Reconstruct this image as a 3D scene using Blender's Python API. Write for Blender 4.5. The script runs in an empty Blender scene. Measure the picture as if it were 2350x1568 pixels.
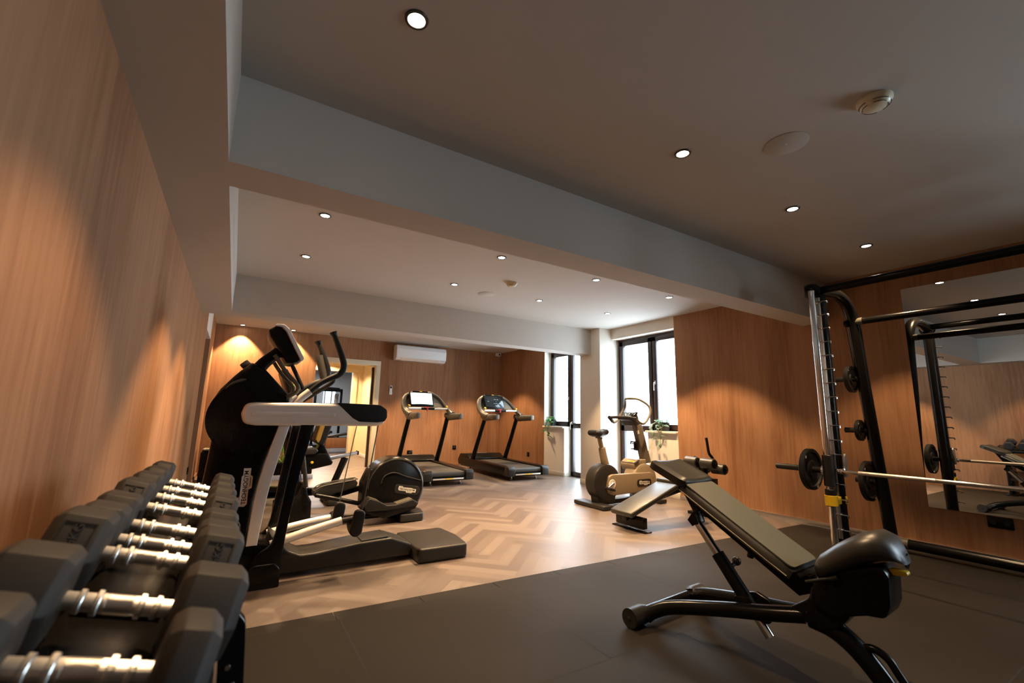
import bpy, bmesh, math, random
from mathutils import Vector, Matrix

random.seed(7)
C = bpy.context.scene.collection
SC = bpy.context.scene
PI = math.pi

# ------------------------------------------------------------------ camera, world, exposure
def R3(a, axis):
    return Matrix.Rotation(a, 3, axis)

EYE = 1.12
F_PX, PITCH, ROLL, YAW = 1014.77, 0.16925, 0.021257, 0.552549
cam = bpy.data.cameras.new('camera')
cam_o = bpy.data.objects.new('camera', cam)
C.objects.link(cam_o)
_cy, _sy, _cp, _sp = math.cos(YAW), math.sin(YAW), math.cos(PITCH), math.sin(PITCH)
_right = Vector((_cy, -_sy, 0)); _fwd = Vector((_sy * _cp, _cy * _cp, _sp)); _up = _right.cross(_fwd)
_r2 = _right * math.cos(ROLL) + _up * math.sin(ROLL)
_u2 = -_right * math.sin(ROLL) + _up * math.cos(ROLL)
_m = Matrix((_r2, _u2, -_fwd)).transposed().to_4x4()
_m.translation = Vector((0, 0, EYE))
cam_o.matrix_world = _m
cam.sensor_fit = 'HORIZONTAL'; cam.sensor_width = 36.0
cam.lens = F_PX / 2350 * 36.0
cam.clip_start = 0.05; cam.clip_end = 200
cam.dof.use_dof = True; cam.dof.focus_distance = 4.2; cam.dof.aperture_fstop = 3.2
SC.camera = cam_o

SC.view_settings.view_transform = 'Standard'
SC.view_settings.look = 'None'
SC.view_settings.exposure = 0.0
SC.view_settings.gamma = 1.0
SC.cycles.use_denoising = True
SC.cycles.max_bounces = 8
SC.cycles.diffuse_bounces = 5
SC.cycles.transparent_max_bounces = 12
SC.cycles.sample_clamp_indirect = 6.0

W = bpy.data.worlds.new('overcast_sky'); SC.world = W; W.use_nodes = True
_bg = W.node_tree.nodes['Background']
_bg.inputs[0].default_value = (0.78, 0.90, 1.0, 1); _bg.inputs[1].default_value = 21.0

SPOT_W = 350.0
SPOT_COL = (1.0, 0.66, 0.36)

# sky portals in the window openings (they only guide the sky's own light)
def portal(x, y0, y1, z0, z1):
    l = bpy.data.lights.new('sky_portal', 'AREA'); l.shape = 'RECTANGLE'
    l.size = z1 - z0; l.size_y = y1 - y0
    l.cycles.is_portal = True
    o = bpy.data.objects.new('sky_portal', l); C.objects.link(o)
    o.location = (x, (y0 + y1) / 2, (z0 + z1) / 2)
    o.rotation_euler = (0, PI / 2, 0)
portal(5.93, 4.36, 5.70, 0, 2.52)
portal(5.93, 6.23, 7.72, 0, 2.52)
portal(5.93, -2.9, -0.9, 0.9, 2.45)

# ------------------------------------------------------------------ materials
def newmat(name):
    m = bpy.data.materials.new(name); m.use_nodes = True
    nt = m.node_tree
    return m, nt, nt.nodes['Principled BSDF']

def mat(name, col, rough=0.5, metal=0.0, var=0.12, scale=40.0, bump=0.0, spec=0.5, coat=0.0):
    m, nt, b = newmat(name)
    tc = nt.nodes.new('ShaderNodeTexCoord')
    no = nt.nodes.new('ShaderNodeTexNoise'); no.inputs['Scale'].default_value = scale; no.inputs['Detail'].default_value = 4
    nt.links.new(tc.outputs['Object'], no.inputs['Vector'])
    mx = nt.nodes.new('ShaderNodeMix'); mx.data_type = 'RGBA'
    mx.inputs[6].default_value = (*[c * (1 - var) for c in col], 1)
    mx.inputs[7].default_value = (*[min(1, c * (1 + var)) for c in col], 1)
    nt.links.new(no.outputs['Fac'], mx.inputs[0])
    nt.links.new(mx.outputs[2], b.inputs['Base Color'])
    b.inputs['Roughness'].default_value = rough; b.inputs['Metallic'].default_value = metal
    b.inputs['Specular IOR Level'].default_value = spec
    b.inputs['Coat Weight'].default_value = coat
    if bump:
        bp = nt.nodes.new('ShaderNodeBump'); bp.inputs['Strength'].default_value = bump; bp.inputs['Distance'].default_value = 0.002
        nt.links.new(no.outputs['Fac'], bp.inputs['Height']); nt.links.new(bp.outputs[0], b.inputs['Normal'])
    return m

def emit(name, col, strength):
    m, nt, b = newmat(name)
    b.inputs['Base Color'].default_value = (*col, 1)
    b.inputs['Emission Color'].default_value = (*col, 1); b.inputs['Emission Strength'].default_value = strength
    return m

def wood_wall(name, c0, c1, c2):
    m, nt, b = newmat(name)
    tc = nt.nodes.new('ShaderNodeTexCoord')
    mp = nt.nodes.new('ShaderNodeMapping'); mp.inputs['Scale'].default_value = (14, 14, 0.9)
    nt.links.new(tc.outputs['Object'], mp.inputs['Vector'])
    n1 = nt.nodes.new('ShaderNodeTexNoise'); n1.inputs['Scale'].default_value = 2.2; n1.inputs['Detail'].default_value = 7; n1.inputs['Roughness'].default_value = 0.62; n1.inputs['Distortion'].default_value = 0.5
    nt.links.new(mp.outputs[0], n1.inputs['Vector'])
    mp2 = nt.nodes.new('ShaderNodeMapping'); mp2.inputs['Scale'].default_value = (1.6, 1.6, 0.12)
    nt.links.new(tc.outputs['Object'], mp2.inputs['Vector'])
    n2 = nt.nodes.new('ShaderNodeTexNoise'); n2.inputs['Scale'].default_value = 1.5; n2.inputs['Detail'].default_value = 3
    nt.links.new(mp2.outputs[0], n2.inputs['Vector'])
    ad = nt.nodes.new('ShaderNodeMath'); ad.operation = 'MULTIPLY_ADD'; ad.inputs[1].default_value = 0.55
    nt.links.new(n2.outputs['Fac'], ad.inputs[0])
    ml = nt.nodes.new('ShaderNodeMath'); ml.operation = 'MULTIPLY'; ml.inputs[1].default_value = 0.45
    nt.links.new(n1.outputs['Fac'], ml.inputs[0]); nt.links.new(ml.outputs[0], ad.inputs[2])
    cr = nt.nodes.new('ShaderNodeValToRGB')
    e = cr.color_ramp.elements
    e[0].position = 0.36; e[0].color = (*c0, 1)
    e[1].position = 0.64; e[1].color = (*c2, 1)
    k = e.new(0.5); k.color = (*c1, 1)
    nt.links.new(ad.outputs[0], cr.inputs[0])
    nt.links.new(cr.outputs[0], b.inputs['Base Color'])
    b.inputs['Roughness'].default_value = 0.62; b.inputs['Specular IOR Level'].default_value = 0.25
    return m

def plank_mat():
    m, nt, b = newmat('herringbone_oak')
    uv = nt.nodes.new('ShaderNodeUVMap'); uv.uv_map = 'grain'
    mp = nt.nodes.new('ShaderNodeMapping'); mp.inputs['Scale'].default_value = (2.0, 34, 1)
    nt.links.new(uv.outputs[0], mp.inputs['Vector'])
    n1 = nt.nodes.new('ShaderNodeTexNoise'); n1.inputs['Scale'].default_value = 1.6; n1.inputs['Detail'].default_value = 5; n1.inputs['Distortion'].default_value = 0.6
    nt.links.new(mp.outputs[0], n1.inputs['Vector'])
    at = nt.nodes.new('ShaderNodeAttribute'); at.attribute_name = 'tone'
    ad = nt.nodes.new('ShaderNodeMath'); ad.operation = 'MULTIPLY_ADD'; ad.inputs[1].default_value = 0.45
    nt.links.new(n1.outputs['Fac'], ad.inputs[0])
    ml = nt.nodes.new('ShaderNodeMath'); ml.operation = 'MULTIPLY'; ml.inputs[1].default_value = 0.6
    nt.links.new(at.outputs['Fac'], ml.inputs[0]); nt.links.new(ml.outputs[0], ad.inputs[2])
    cr = nt.nodes.new('ShaderNodeValToRGB'); e = cr.color_ramp.elements
    e[0].position = 0.2; e[0].color = (0.094, 0.069, 0.056, 1)
    e[1].position = 0.85; e[1].color = (0.162, 0.126, 0.105, 1)
    k = e.new(0.52); k.color = (0.125, 0.095, 0.078, 1)
    nt.links.new(ad.outputs[0], cr.inputs[0]); nt.links.new(cr.outputs[0], b.inputs['Base Color'])
    b.inputs['Roughness'].default_value = 0.40; b.inputs['Specular IOR Level'].default_value = 0.85
    bp = nt.nodes.new('ShaderNodeBump'); bp.inputs['Strength'].default_value = 0.12; bp.inputs['Distance'].default_value = 0.002
    nt.links.new(n1.outputs['Fac'], bp.inputs['Height']); nt.links.new(bp.outputs[0], b.inputs['Normal'])
    return m

def rubber_mat():
    m, nt, b = newmat('rubber_tiles')
    tc = nt.nodes.new('ShaderNodeTexCoord')
    n1 = nt.nodes.new('ShaderNodeTexNoise'); n1.inputs['Scale'].default_value = 260; n1.inputs['Detail'].default_value = 2
    n2 = nt.nodes.new('ShaderNodeTexNoise'); n2.inputs['Scale'].default_value = 1.3; n2.inputs['Detail'].default_value = 5
    for n in (n1, n2): nt.links.new(tc.outputs['Object'], n.inputs['Vector'])
    a = nt.nodes.new('ShaderNodeMath'); a.operation = 'MULTIPLY_ADD'; a.inputs[1].default_value = 0.4
    nt.links.new(n1.outputs['Fac'], a.inputs[0])
    k = nt.nodes.new('ShaderNodeMath'); k.operation = 'MULTIPLY'; k.inputs[1].default_value = 0.6
    nt.links.new(n2.outputs['Fac'], k.inputs[0]); nt.links.new(k.outputs[0], a.inputs[2])
    cr = nt.nodes.new('ShaderNodeValToRGB'); e = cr.color_ramp.elements
    e[0].position = 0.3; e[0].color = (0.0125, 0.0105, 0.0085, 1); e[1].position = 0.75; e[1].color = (0.023, 0.0193, 0.0155, 1)
    nt.links.new(a.outputs[0], cr.inputs[0])
    # scuffs of its own: pale thin scratches
    mp = nt.nodes.new('ShaderNodeMapping'); mp.inputs['Scale'].default_value = (0.7, 9, 1); mp.inputs['Rotation'].default_value = (0, 0, 0.5)
    nt.links.new(tc.outputs['Object'], mp.inputs['Vector'])
    v = nt.nodes.new('ShaderNodeTexNoise'); v.inputs['Scale'].default_value = 2.4; v.inputs['Detail'].default_value = 8
    nt.links.new(mp.outputs[0], v.inputs['Vector'])
    r2 = nt.nodes.new('ShaderNodeValToRGB'); r2.color_ramp.elements[0].position = 0.70; r2.color_ramp.elements[1].position = 0.80
    r2.color_ramp.elements[1].color = (0.25, 0.25, 0.25, 1)
    nt.links.new(v.outputs['Fac'], r2.inputs[0])
    mx = nt.nodes.new('ShaderNodeMix'); mx.data_type = 'RGBA'; mx.inputs[7].default_value = (0.06, 0.053, 0.043, 1)
    nt.links.new(r2.outputs[0], mx.inputs[0]); nt.links.new(cr.outputs[0], mx.inputs[6])
    nt.links.new(mx.outputs[2], b.inputs['Base Color'])
    b.inputs['Roughness'].default_value = 0.6; b.inputs['Specular IOR Level'].default_value = 0.12
    bp = nt.nodes.new('ShaderNodeBump'); bp.inputs['Strength'].default_value = 0.25; bp.inputs['Distance'].default_value = 0.001
    nt.links.new(n1.outputs['Fac'], bp.inputs['Height']); nt.links.new(bp.outputs[0], b.inputs['Normal'])
    return m

def glass_mat():
    m = bpy.data.materials.new('window_glass'); m.use_nodes = True
    nt = m.node_tree; nt.nodes.clear()
    o = nt.nodes.new('ShaderNodeOutputMaterial'); mx = nt.nodes.new('ShaderNodeMixShader')
    t = nt.nodes.new('ShaderNodeBsdfTransparent'); g = nt.nodes.new('ShaderNodeBsdfGlossy'); g.inputs['Roughness'].default_value = 0.02
    t.inputs[0].default_value = (0.95, 0.98, 1.0, 1)
    lw = nt.nodes.new('ShaderNodeLayerWeight'); lw.inputs[0].default_value = 0.25
    f = nt.nodes.new('ShaderNodeMath'); f.operation = 'MULTIPLY_ADD'; f.inputs[1].default_value = 0.25; f.inputs[2].default_value = 0.04
    nt.links.new(lw.outputs['Facing'], f.inputs[0])
    nt.links.new(f.outputs[0], mx.inputs[0]); nt.links.new(t.outputs[0], mx.inputs[1]); nt.links.new(g.outputs[0], mx.inputs[2])
    nt.links.new(mx.outputs[0], o.inputs[0])
    return m

def leaf_mat(name, c0, c1):
    m, nt, b = newmat(name)
    tc = nt.nodes.new('ShaderNodeTexCoord'); n = nt.nodes.new('ShaderNodeTexNoise'); n.inputs['Scale'].default_value = 18
    nt.links.new(tc.outputs['Object'], n.inputs['Vector'])
    cr = nt.nodes.new('ShaderNodeValToRGB'); cr.color_ramp.elements[0].position = 0.35; cr.color_ramp.elements[1].position = 0.65
    cr.color_ramp.elements[0].color = (*c0, 1); cr.color_ramp.elements[1].color = (*c1, 1)
    nt.links.new(n.outputs['Fac'], cr.inputs[0]); nt.links.new(cr.outputs[0], b.inputs['Base Color'])
    b.inputs['Roughness'].default_value = 0.45
    tl = nt.nodes.new('ShaderNodeBsdfTranslucent'); ms = nt.nodes.new('ShaderNodeMixShader'); ms.inputs[0].default_value = 0.45
    nt.links.new(cr.outputs[0], tl.inputs[0]); nt.links.new(b.outputs[0], ms.inputs[1]); nt.links.new(tl.outputs[0], ms.inputs[2])
    nt.links.new(ms.outputs[0], nt.nodes['Material Output'].inputs[0])
    return m

M = {}
M['wood'] = wood_wall('oak_wall_panel', (0.225, 0.102, 0.045), (0.32, 0.158, 0.077), (0.39, 0.205, 0.106))
M['brown_door'] = wood_wall('brown_door_wood', (0.10, 0.045, 0.022), (0.13, 0.06, 0.03), (0.16, 0.075, 0.04))
M['floor'] = plank_mat()
M['mat'] = rubber_mat()
M['seam'] = mat('rubber_seam', (0.006, 0.005, 0.004), 0.9)
M['plaster'] = mat('ceiling_paint', (0.50, 0.46, 0.41), 0.9, var=0.03, scale=6, bump=0.05)
M['wall_white'] = mat('wall_paint', (0.76, 0.70, 0.61), 0.9, var=0.03, scale=8)
M['cream'] = mat('cream_paint', (0.74, 0.65, 0.47), 0.6, var=0.03, scale=8)
M['grey_wall'] = mat('grey_paint', (0.42, 0.42, 0.42), 0.9, var=0.03, scale=8)
M['skirting'] = mat('pale_skirting', (0.62, 0.57, 0.48), 0.35, var=0.04)
M['alu'] = mat('brushed_aluminium', (0.62, 0.60, 0.57), 0.32, 1.0, var=0.05)
M['frame'] = mat('window_frame_brown', (0.030, 0.017, 0.014), 0.4, var=0.15)
M['glass'] = glass_mat()
M['black'] = mat('black_plastic', (0.0055, 0.0052, 0.005), 0.24, var=0.2, spec=0.2)
M['black_soft'] = mat('soft_black_rubber', (0.010, 0.009, 0.008), 0.5, var=0.2, spec=0.3)
M['black_metal'] = mat('black_painted_steel', (0.005, 0.0048, 0.0046), 0.22, var=0.2, spec=0.2)
M['charcoal'] = mat('charcoal_plastic', (0.017, 0.0152, 0.0125), 0.42, var=0.12, spec=0.35)
M['olive'] = mat('taupe_plastic', (0.075, 0.068, 0.05), 0.45, var=0.1)
M['khaki'] = mat('khaki_plastic', (0.24, 0.185, 0.115), 0.45, var=0.08)
M['silver'] = mat('silver_plastic', (0.78, 0.74, 0.68), 0.34, 0.15, var=0.06)
M['white'] = mat('white_plastic', (0.80, 0.81, 0.82), 0.35, var=0.03)
M['chrome'] = mat('chrome', (0.80, 0.78, 0.75), 0.10, 1.0, var=0.04)
M['chrome_soft'] = mat('handle_chrome', (0.92, 0.90, 0.86), 0.30, 1.0, var=0.04)
_nt = M['chrome_soft'].node_tree; _tg = _nt.nodes.new('ShaderNodeTangent'); _tg.direction_type = 'RADIAL'; _tg.axis = 'X'
_nt.nodes['Principled BSDF'].inputs['Anisotropic'].default_value = 0.95
_nt.links.new(_tg.outputs[0], _nt.nodes['Principled BSDF'].inputs['Tangent'])
M['knurl'] = mat('knurled_chrome', (0.72, 0.68, 0.62), 0.32, 1.0, var=0.2, scale=500, bump=0.4)
M['hexrubber'] = mat('hex_rubber', (0.034, 0.028, 0.023), 0.62, var=0.12, bump=0.06, scale=120)
M['tray'] = mat('rack_tray_steel', (0.012, 0.0105, 0.009), 0.22, 0.0, var=0.2)
M['leather'] = mat('black_leather', (0.028, 0.026, 0.021), 0.38, var=0.15, scale=160, bump=0.06)
M['leather_tan'] = mat('olive_leather_top', (0.090, 0.094, 0.074), 0.5, var=0.08, scale=160, bump=0.06)
M['piping'] = mat('pad_piping', (0.44, 0.40, 0.30), 0.4, var=0.04)
M['yellow'] = mat('yellow_plastic', (0.88, 0.55, 0.015), 0.4, var=0.04)
M['red'] = mat('red_plastic', (0.55, 0.02, 0.02), 0.4, var=0.05)
M['taupe'] = mat('light_taupe_plastic', (0.15, 0.132, 0.098), 0.45, var=0.08)
M['amber'] = mat('amber_fabric', (0.30, 0.19, 0.03), 0.6, var=0.2)
M['belt'] = mat('running_belt', (0.042, 0.038, 0.030), 0.55, var=0.15, scale=200)
M['screen'] = mat('dark_screen', (0.012, 0.016, 0.018), 0.12, var=0.1)
M['screen_bright'] = emit('bright_screen', (0.80, 0.87, 0.90), 0.75)
M['screen_glow'] = emit('screen_glyph', (0.45, 0.62, 0.62), 0.45)
M['logo_white'] = mat('logo_white', (0.72, 0.69, 0.62), 0.5, var=0.02)
M['mirror'] = mat('mirror_silver', (0.86, 0.88, 0.87), 0.0, 1.0, var=0.0)
M['lamp'] = emit('lamp_lens', (1.0, 0.90, 0.72), 40.0)
M['lamp_ring'] = mat('lamp_ring', (0.05, 0.045, 0.04), 0.35, 0.6, var=0.1)
M['detector'] = mat('ivory_plastic', (0.70, 0.62, 0.44), 0.35, var=0.03)
M['slot'] = mat('dark_slot', (0.01, 0.009, 0.008), 0.7)
M['leaf'] = leaf_mat('green_leaves', (0.02, 0.09, 0.018), (0.10, 0.30, 0.06))
M['leaf_pale'] = leaf_mat('pale_green_leaves', (0.10, 0.22, 0.13), (0.36, 0.50, 0.36))
M['leaf_yellow'] = leaf_mat('yellow_green_leaves', (0.10, 0.16, 0.01), (0.40, 0.48, 0.05))
M['leaf_dark'] = leaf_mat('deep_green_leaves', (0.08, 0.30, 0.015), (0.26, 0.60, 0.04))
M['pot'] = mat('dark_pot', (0.014, 0.016, 0.02), 0.4)
M['soil'] = mat('soil', (0.03, 0.02, 0.013), 0.9)
M['stem'] = mat('plant_stem', (0.10, 0.14, 0.04), 0.6)
M['pebble'] = mat('pebble', (0.5, 0.45, 0.36), 0.6)
M['bark'] = mat('bare_bark', (0.35, 0.35, 0.36), 0.9)

# ------------------------------------------------------------------ mesh helpers
def catmull(pts, n):
    if n <= 1 or len(pts) < 3: return [Vector(p) for p in pts]
    P = [Vector(p) for p in pts]; P = [P[0] * 2 - P[1]] + P + [P[-1] * 2 - P[-2]]
    out = []
    for i in range(1, len(P) - 2):
        a, b, c, d = P[i - 1:i + 3]
        for k in range(n):
            t = k / n
            out.append(0.5 * ((2 * b) + (c - a) * t + (2 * a - 5 * b + 4 * c - d) * t * t + (3 * b - a - 3 * c + d) * t ** 3))
    out.append(P[-2]); return out

def fillet(pts, r, n=5, closed=True):
    out = []; N = len(pts)
    for i in range(N):
        p = Vector(pts[i])
        ri = r[i] if isinstance(r, (list, tuple)) else r
        if ri <= 0 or (not closed and i in (0, N - 1)): out.append(tuple(p)); continue
        a = Vector(pts[i - 1]); b = Vector(pts[(i + 1) % N])
        u = a - p; v = b - p; lu, lv = u.length, v.length
        if lu < 1e-6 or lv < 1e-6: out.append(tuple(p)); continue
        u /= lu; v /= lv
        ang = u.angle(v)
        if ang > PI - 0.02: out.append(tuple(p)); continue
        d = min(ri / math.tan(ang / 2), lu * 0.48, lv * 0.48)
        s, e = p + u * d, p + v * d
        for k in range(n + 1):
            t = k / n
            out.append(tuple((1 - t) ** 2 * s + 2 * t * (1 - t) * p + t * t * e))
    return out

OFF = Vector((0, 0, 0))      # where the thing being built stands: its parts are drawn at room coordinates

class MB:
    def __init__(s): s.v = []; s.f = []
    def add(s, vs, fs, mtx=None):
        o = len(s.v)
        for v in vs: s.v.append(tuple(mtx @ Vector(v)) if mtx is not None else tuple(v))
        for f in fs: s.f.append([i + o for i in f])
        return s
    def addbm(s, bm, mtx=None):
        bm.verts.index_update()
        s.add([v.co.copy() for v in bm.verts], [[v.index for v in f.verts] for f in bm.faces], mtx); bm.free(); return s
    def box(s, c, d, rot=None, bev=0.0, seg=2):
        bm = bmesh.new(); bmesh.ops.create_cube(bm, size=1)
        for v in bm.verts: v.co = Vector((v.co.x * d[0], v.co.y * d[1], v.co.z * d[2]))
        if bev: bmesh.ops.bevel(bm, geom=list(bm.edges), offset=bev, segments=seg, profile=0.5, affect='EDGES')
        m = Matrix.Translation(Vector(c))
        if rot is not None: m = m @ rot.to_4x4() if len(rot) == 3 else rot @ m
        return s.addbm(bm, m)
    def bx(s, x0, x1, y0, y1, z0, z1, bev=0.0, seg=2):
        return s.box(((x0 + x1) / 2, (y0 + y1) / 2, (z0 + z1) / 2), (abs(x1 - x0), abs(y1 - y0), abs(z1 - z0)), None, bev, seg)
    def prism(s, pts, a0, a1, axis='y', bev=0.0, seg=2, mtx=None):
        bm = bmesh.new()
        def P(p, a):
            return {'y': (p[0], a, p[1]), 'x': (a, p[0], p[1]), 'z': (p[0], p[1], a)}[axis]
        A = [bm.verts.new(P(p, a0)) for p in pts]; B = [bm.verts.new(P(p, a1)) for p in pts]
        n = len(pts)
        fa = bm.faces.new(A); fb = bm.faces.new(B[::-1])
        for i in range(n): bm.faces.new((A[i], B[i], B[(i + 1) % n], A[(i + 1) % n]))
        bmesh.ops.recalc_face_normals(bm, faces=list(bm.faces))
        if bev:
            ed = set(fa.edges) | set(fb.edges)
            bmesh.ops.bevel(bm, geom=list(ed), offset=bev, segments=seg, profile=0.5, affect='EDGES', clamp_overlap=True)
        bmesh.ops.triangulate(bm, faces=[f for f in bm.faces if len(f.verts) > 4])
        return s.addbm(bm, mtx)
    def tube(s, pts, r, seg=12, sm=1, closed=False, caps=True, flat=1.0):
        P = catmull(pts, sm)
        n = len(P)
        if isinstance(r, (list, tuple)):
            kr = len(r) - 1
            def rad(i):
                t = i / (n - 1) * kr; j = min(int(t), kr - 1); return r[j] + (r[j + 1] - r[j]) * (t - j)
        else:
            def rad(i): return r
        T = []
        for i in range(n):
            if closed: d = P[(i + 1) % n] - P[i - 1]
            elif i == 0: d = P[1] - P[0]
            elif i == n - 1: d = P[-1] - P[-2]
            else:
                d = (P[i] - P[i - 1]).normalized() + (P[i + 1] - P[i]).normalized()
            T.append(d.normalized())
        ref = Vector((0, 0, 1)) if abs(T[0].z) < 0.9 else Vector((0, 1, 0))
        N = (ref - T[0] * ref.dot(T[0])).normalized()
        vs = []; fs = []
        for i in range(n):
            if i: N = (N - T[i] * N.dot(T[i])).normalized()
            B = T[i].cross(N)
            for k in range(seg):
                a = 2 * PI * k / seg
                vs.append(P[i] + (N * math.cos(a) + B * math.sin(a) * flat) * rad(i))
        R = n if closed else n - 1
        for i in range(R):
            for k in range(seg):
                a = i * seg + k; b = i * seg + (k + 1) % seg; j = ((i + 1) % n) * seg
                fs.append((a, b, j + (k + 1) % seg, j + k))
        if caps and not closed:
            fs.append(tuple(range(seg))[::-1]); fs.append(tuple(range((n - 1) * seg, n * seg)))
        return s.add(vs, fs)
    def lathe(s, prof, o, d, seg=28):
        o = Vector(o); d = Vector(d).normalized()
        ref = Vector((0, 0, 1)) if abs(d.z) < 0.9 else Vector((1, 0, 0))
        u = (ref - d * ref.dot(d)).normalized(); w = d.cross(u)
        vs = []; fs = []
        for (r, h) in prof:
            for k in range(seg):
                a = 2 * PI * k / seg
                vs.append(o + d * h + (u * math.cos(a) + w * math.sin(a)) * max(r, 1e-5))
        for i in range(len(prof) - 1):
            for k in range(seg):
                fs.append((i * seg + k, i * seg + (k + 1) % seg, (i + 1) * seg + (k + 1) % seg, (i + 1) * seg + k))
        if prof[0][0] > 1e-4: fs.append(tuple(range(seg))[::-1])
        if prof[-1][0] > 1e-4: fs.append(tuple(range((len(prof) - 1) * seg, len(prof) * seg)))
        return s.add(vs, fs)
    def cyl(s, a, b, r, seg=24, ch=0.0):
        a = Vector(a); b = Vector(b); L = (b - a).length
        pr = [(r, 0), (r, L)] if not ch else [(r - ch, 0), (r, ch), (r, L - ch), (r - ch, L)]
        return s.lathe(pr, a, b - a, seg)
    def ball(s, c, r, seg=20):
        rx, ry, rz = (r, r, r) if not isinstance(r, (tuple, list)) else r
        bm = bmesh.new(); bmesh.ops.create_uvsphere(bm, u_segments=seg, v_segments=max(8, seg // 2), radius=1)
        return s.addbm(bm, Matrix.Translation(Vector(c)) @ Matrix.Diagonal((rx, ry, rz, 1)))
    def build(s, name, m, parent=None, ang=38, loc=None):
        v = [tuple(Vector(p) - OFF) for p in s.v] if parent is not None else s.v
        me = bpy.data.meshes.new(name); me.from_pydata(v, [], s.f); me.update()
        bm = bmesh.new(); bm.from_mesh(me); bmesh.ops.recalc_face_normals(bm, faces=list(bm.faces)); bm.to_mesh(me); bm.free()
        me.materials.append(M[m] if isinstance(m, str) else m)
        me.shade_smooth(); me.set_sharp_from_angle(angle=math.radians(ang))
        o = bpy.data.objects.new(name, me); C.objects.link(o)
        if parent is not None: o.parent = parent
        if loc is not None: o.location = loc
        return o

def tag(o, label, cat, group=None):
    o['label'] = label; o['category'] = cat
    if group: o['group'] = group
    return o

def thing(name, label, cat, loc=(0, 0, 0), rz=0.0, group=None):
    o = bpy.data.objects.new(name, None); C.objects.link(o); o.empty_display_size = 0.1
    o.location = loc; o.rotation_euler = (0, 0, rz)
    return tag(o, label, cat, group)

def begin(name, label, cat, loc, group=None):
    """a thing whose parts are given at room coordinates"""
    global OFF
    OFF = Vector(loc)
    return thing(name, label, cat, loc, 0, group)

def end():
    global OFF
    OFF = Vector((0, 0, 0))

def struct(mb, name, m, parent=None):
    o = mb.build(name, m, parent, ang=30)
    if parent is None: o['kind'] = 'structure'
    return o

def copy_tree(o, parent=None):
    c = o.copy(); C.objects.link(c)
    if parent is not None: c.parent = parent
    for ch in list(o.children): copy_tree(ch, c)
    return c

def text(body, size, mtx, name, m, parent, ext=0.0008, squash=1.0):
    cu = bpy.data.curves.new('lettering', 'FONT'); cu.body = body; cu.size = size; cu.extrude = ext
    cu.align_x = 'CENTER'; cu.align_y = 'CENTER'; cu.offset = size * 0.012
    t = bpy.data.objects.new('lettering', cu); C.objects.link(t)
    bpy.context.view_layer.update()
    me = bpy.data.meshes.new_from_object(t.evaluated_get(bpy.context.evaluated_depsgraph_get()))
    bpy.data.objects.remove(t); bpy.data.curves.remove(cu)
    me.materials.clear(); me.materials.append(M[m]); me.name = name
    me.transform(Matrix.Diagonal((squash, 1, 1, 1)))
    me.transform(Matrix.Translation(-OFF) @ mtx)
    o = bpy.data.objects.new(name, me); C.objects.link(o)
    if parent is not None: o.parent = parent
    return o

def frame(o, x, y):
    """matrix whose local x runs along x, y along y, z = x cross y, at o"""
    x = Vector(x).normalized(); z = x.cross(Vector(y)).normalized(); y = z.cross(x)
    m = Matrix((x, y, z)).transposed().to_4x4(); m.translation = Vector(o)
    return m

def logo(mtx, w, parent, backing=True):
    """small stepped nameplate with the maker's lettering, local z is the outward side"""
    h = w * 0.24
    if backing:
        b = MB(); b.prism(fillet([(-w * .70, -h * 1.0), (w * .70, -h * 1.0), (w * .70, h * 1.0), (-w * .70, h * 1.0)], h * 0.95, 6), -0.001, 0.003, 'z', 0.001, 1, mtx)
        b.build('badge', 'charcoal', parent)
    p = MB()
    p.prism([(-w * .48, h * .62), (-w * .28, h * .62), (-w * .22, h * .42), (w * .28, h * .42), (w * .32, h * .30), (w * .5, h * .30), (w * .5, -h * .42), (w * .32, -h * .42), (w * .28, -h * .66), (-w * .02, -h * .66), (-w * .06, -h * .36), (-w * .44, -h * .36), (-w * .5, -h * .1)],
            0.002, 0.005, 'z', 0, 1, mtx)
    pl = p.build('nameplate', 'logo_white', parent)
    text('TECHNOGYM', h * 0.62, mtx @ Matrix.Translation((0.0, -h * 0.02, 0.0058)), 'lettering', 'slot', pl, 0.0006, w * 0.92 / (h * 0.62 * 6.55))
    u = MB(); u.prism([(w * .02, -h * .50), (w * .26, -h * .50), (w * .26, -h * .44), (w * .02, -h * .44)], 0.005, 0.006, 'z', 0, 1, mtx)
    u.prism([(-w * .40, h * .42), (-w * .22, h * .42), (-w * .22, h * .47), (-w * .40, h * .47)], 0.005, 0.006, 'z', 0, 1, mtx)
    u.build('lettering_underline', 'slot', pl)

# ------------------------------------------------------------------ room shell
XL, XR, YF, YB, ZC, ZB = -0.4424, 5.60, -5.2, 9.62, 2.70, 2.252

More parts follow.
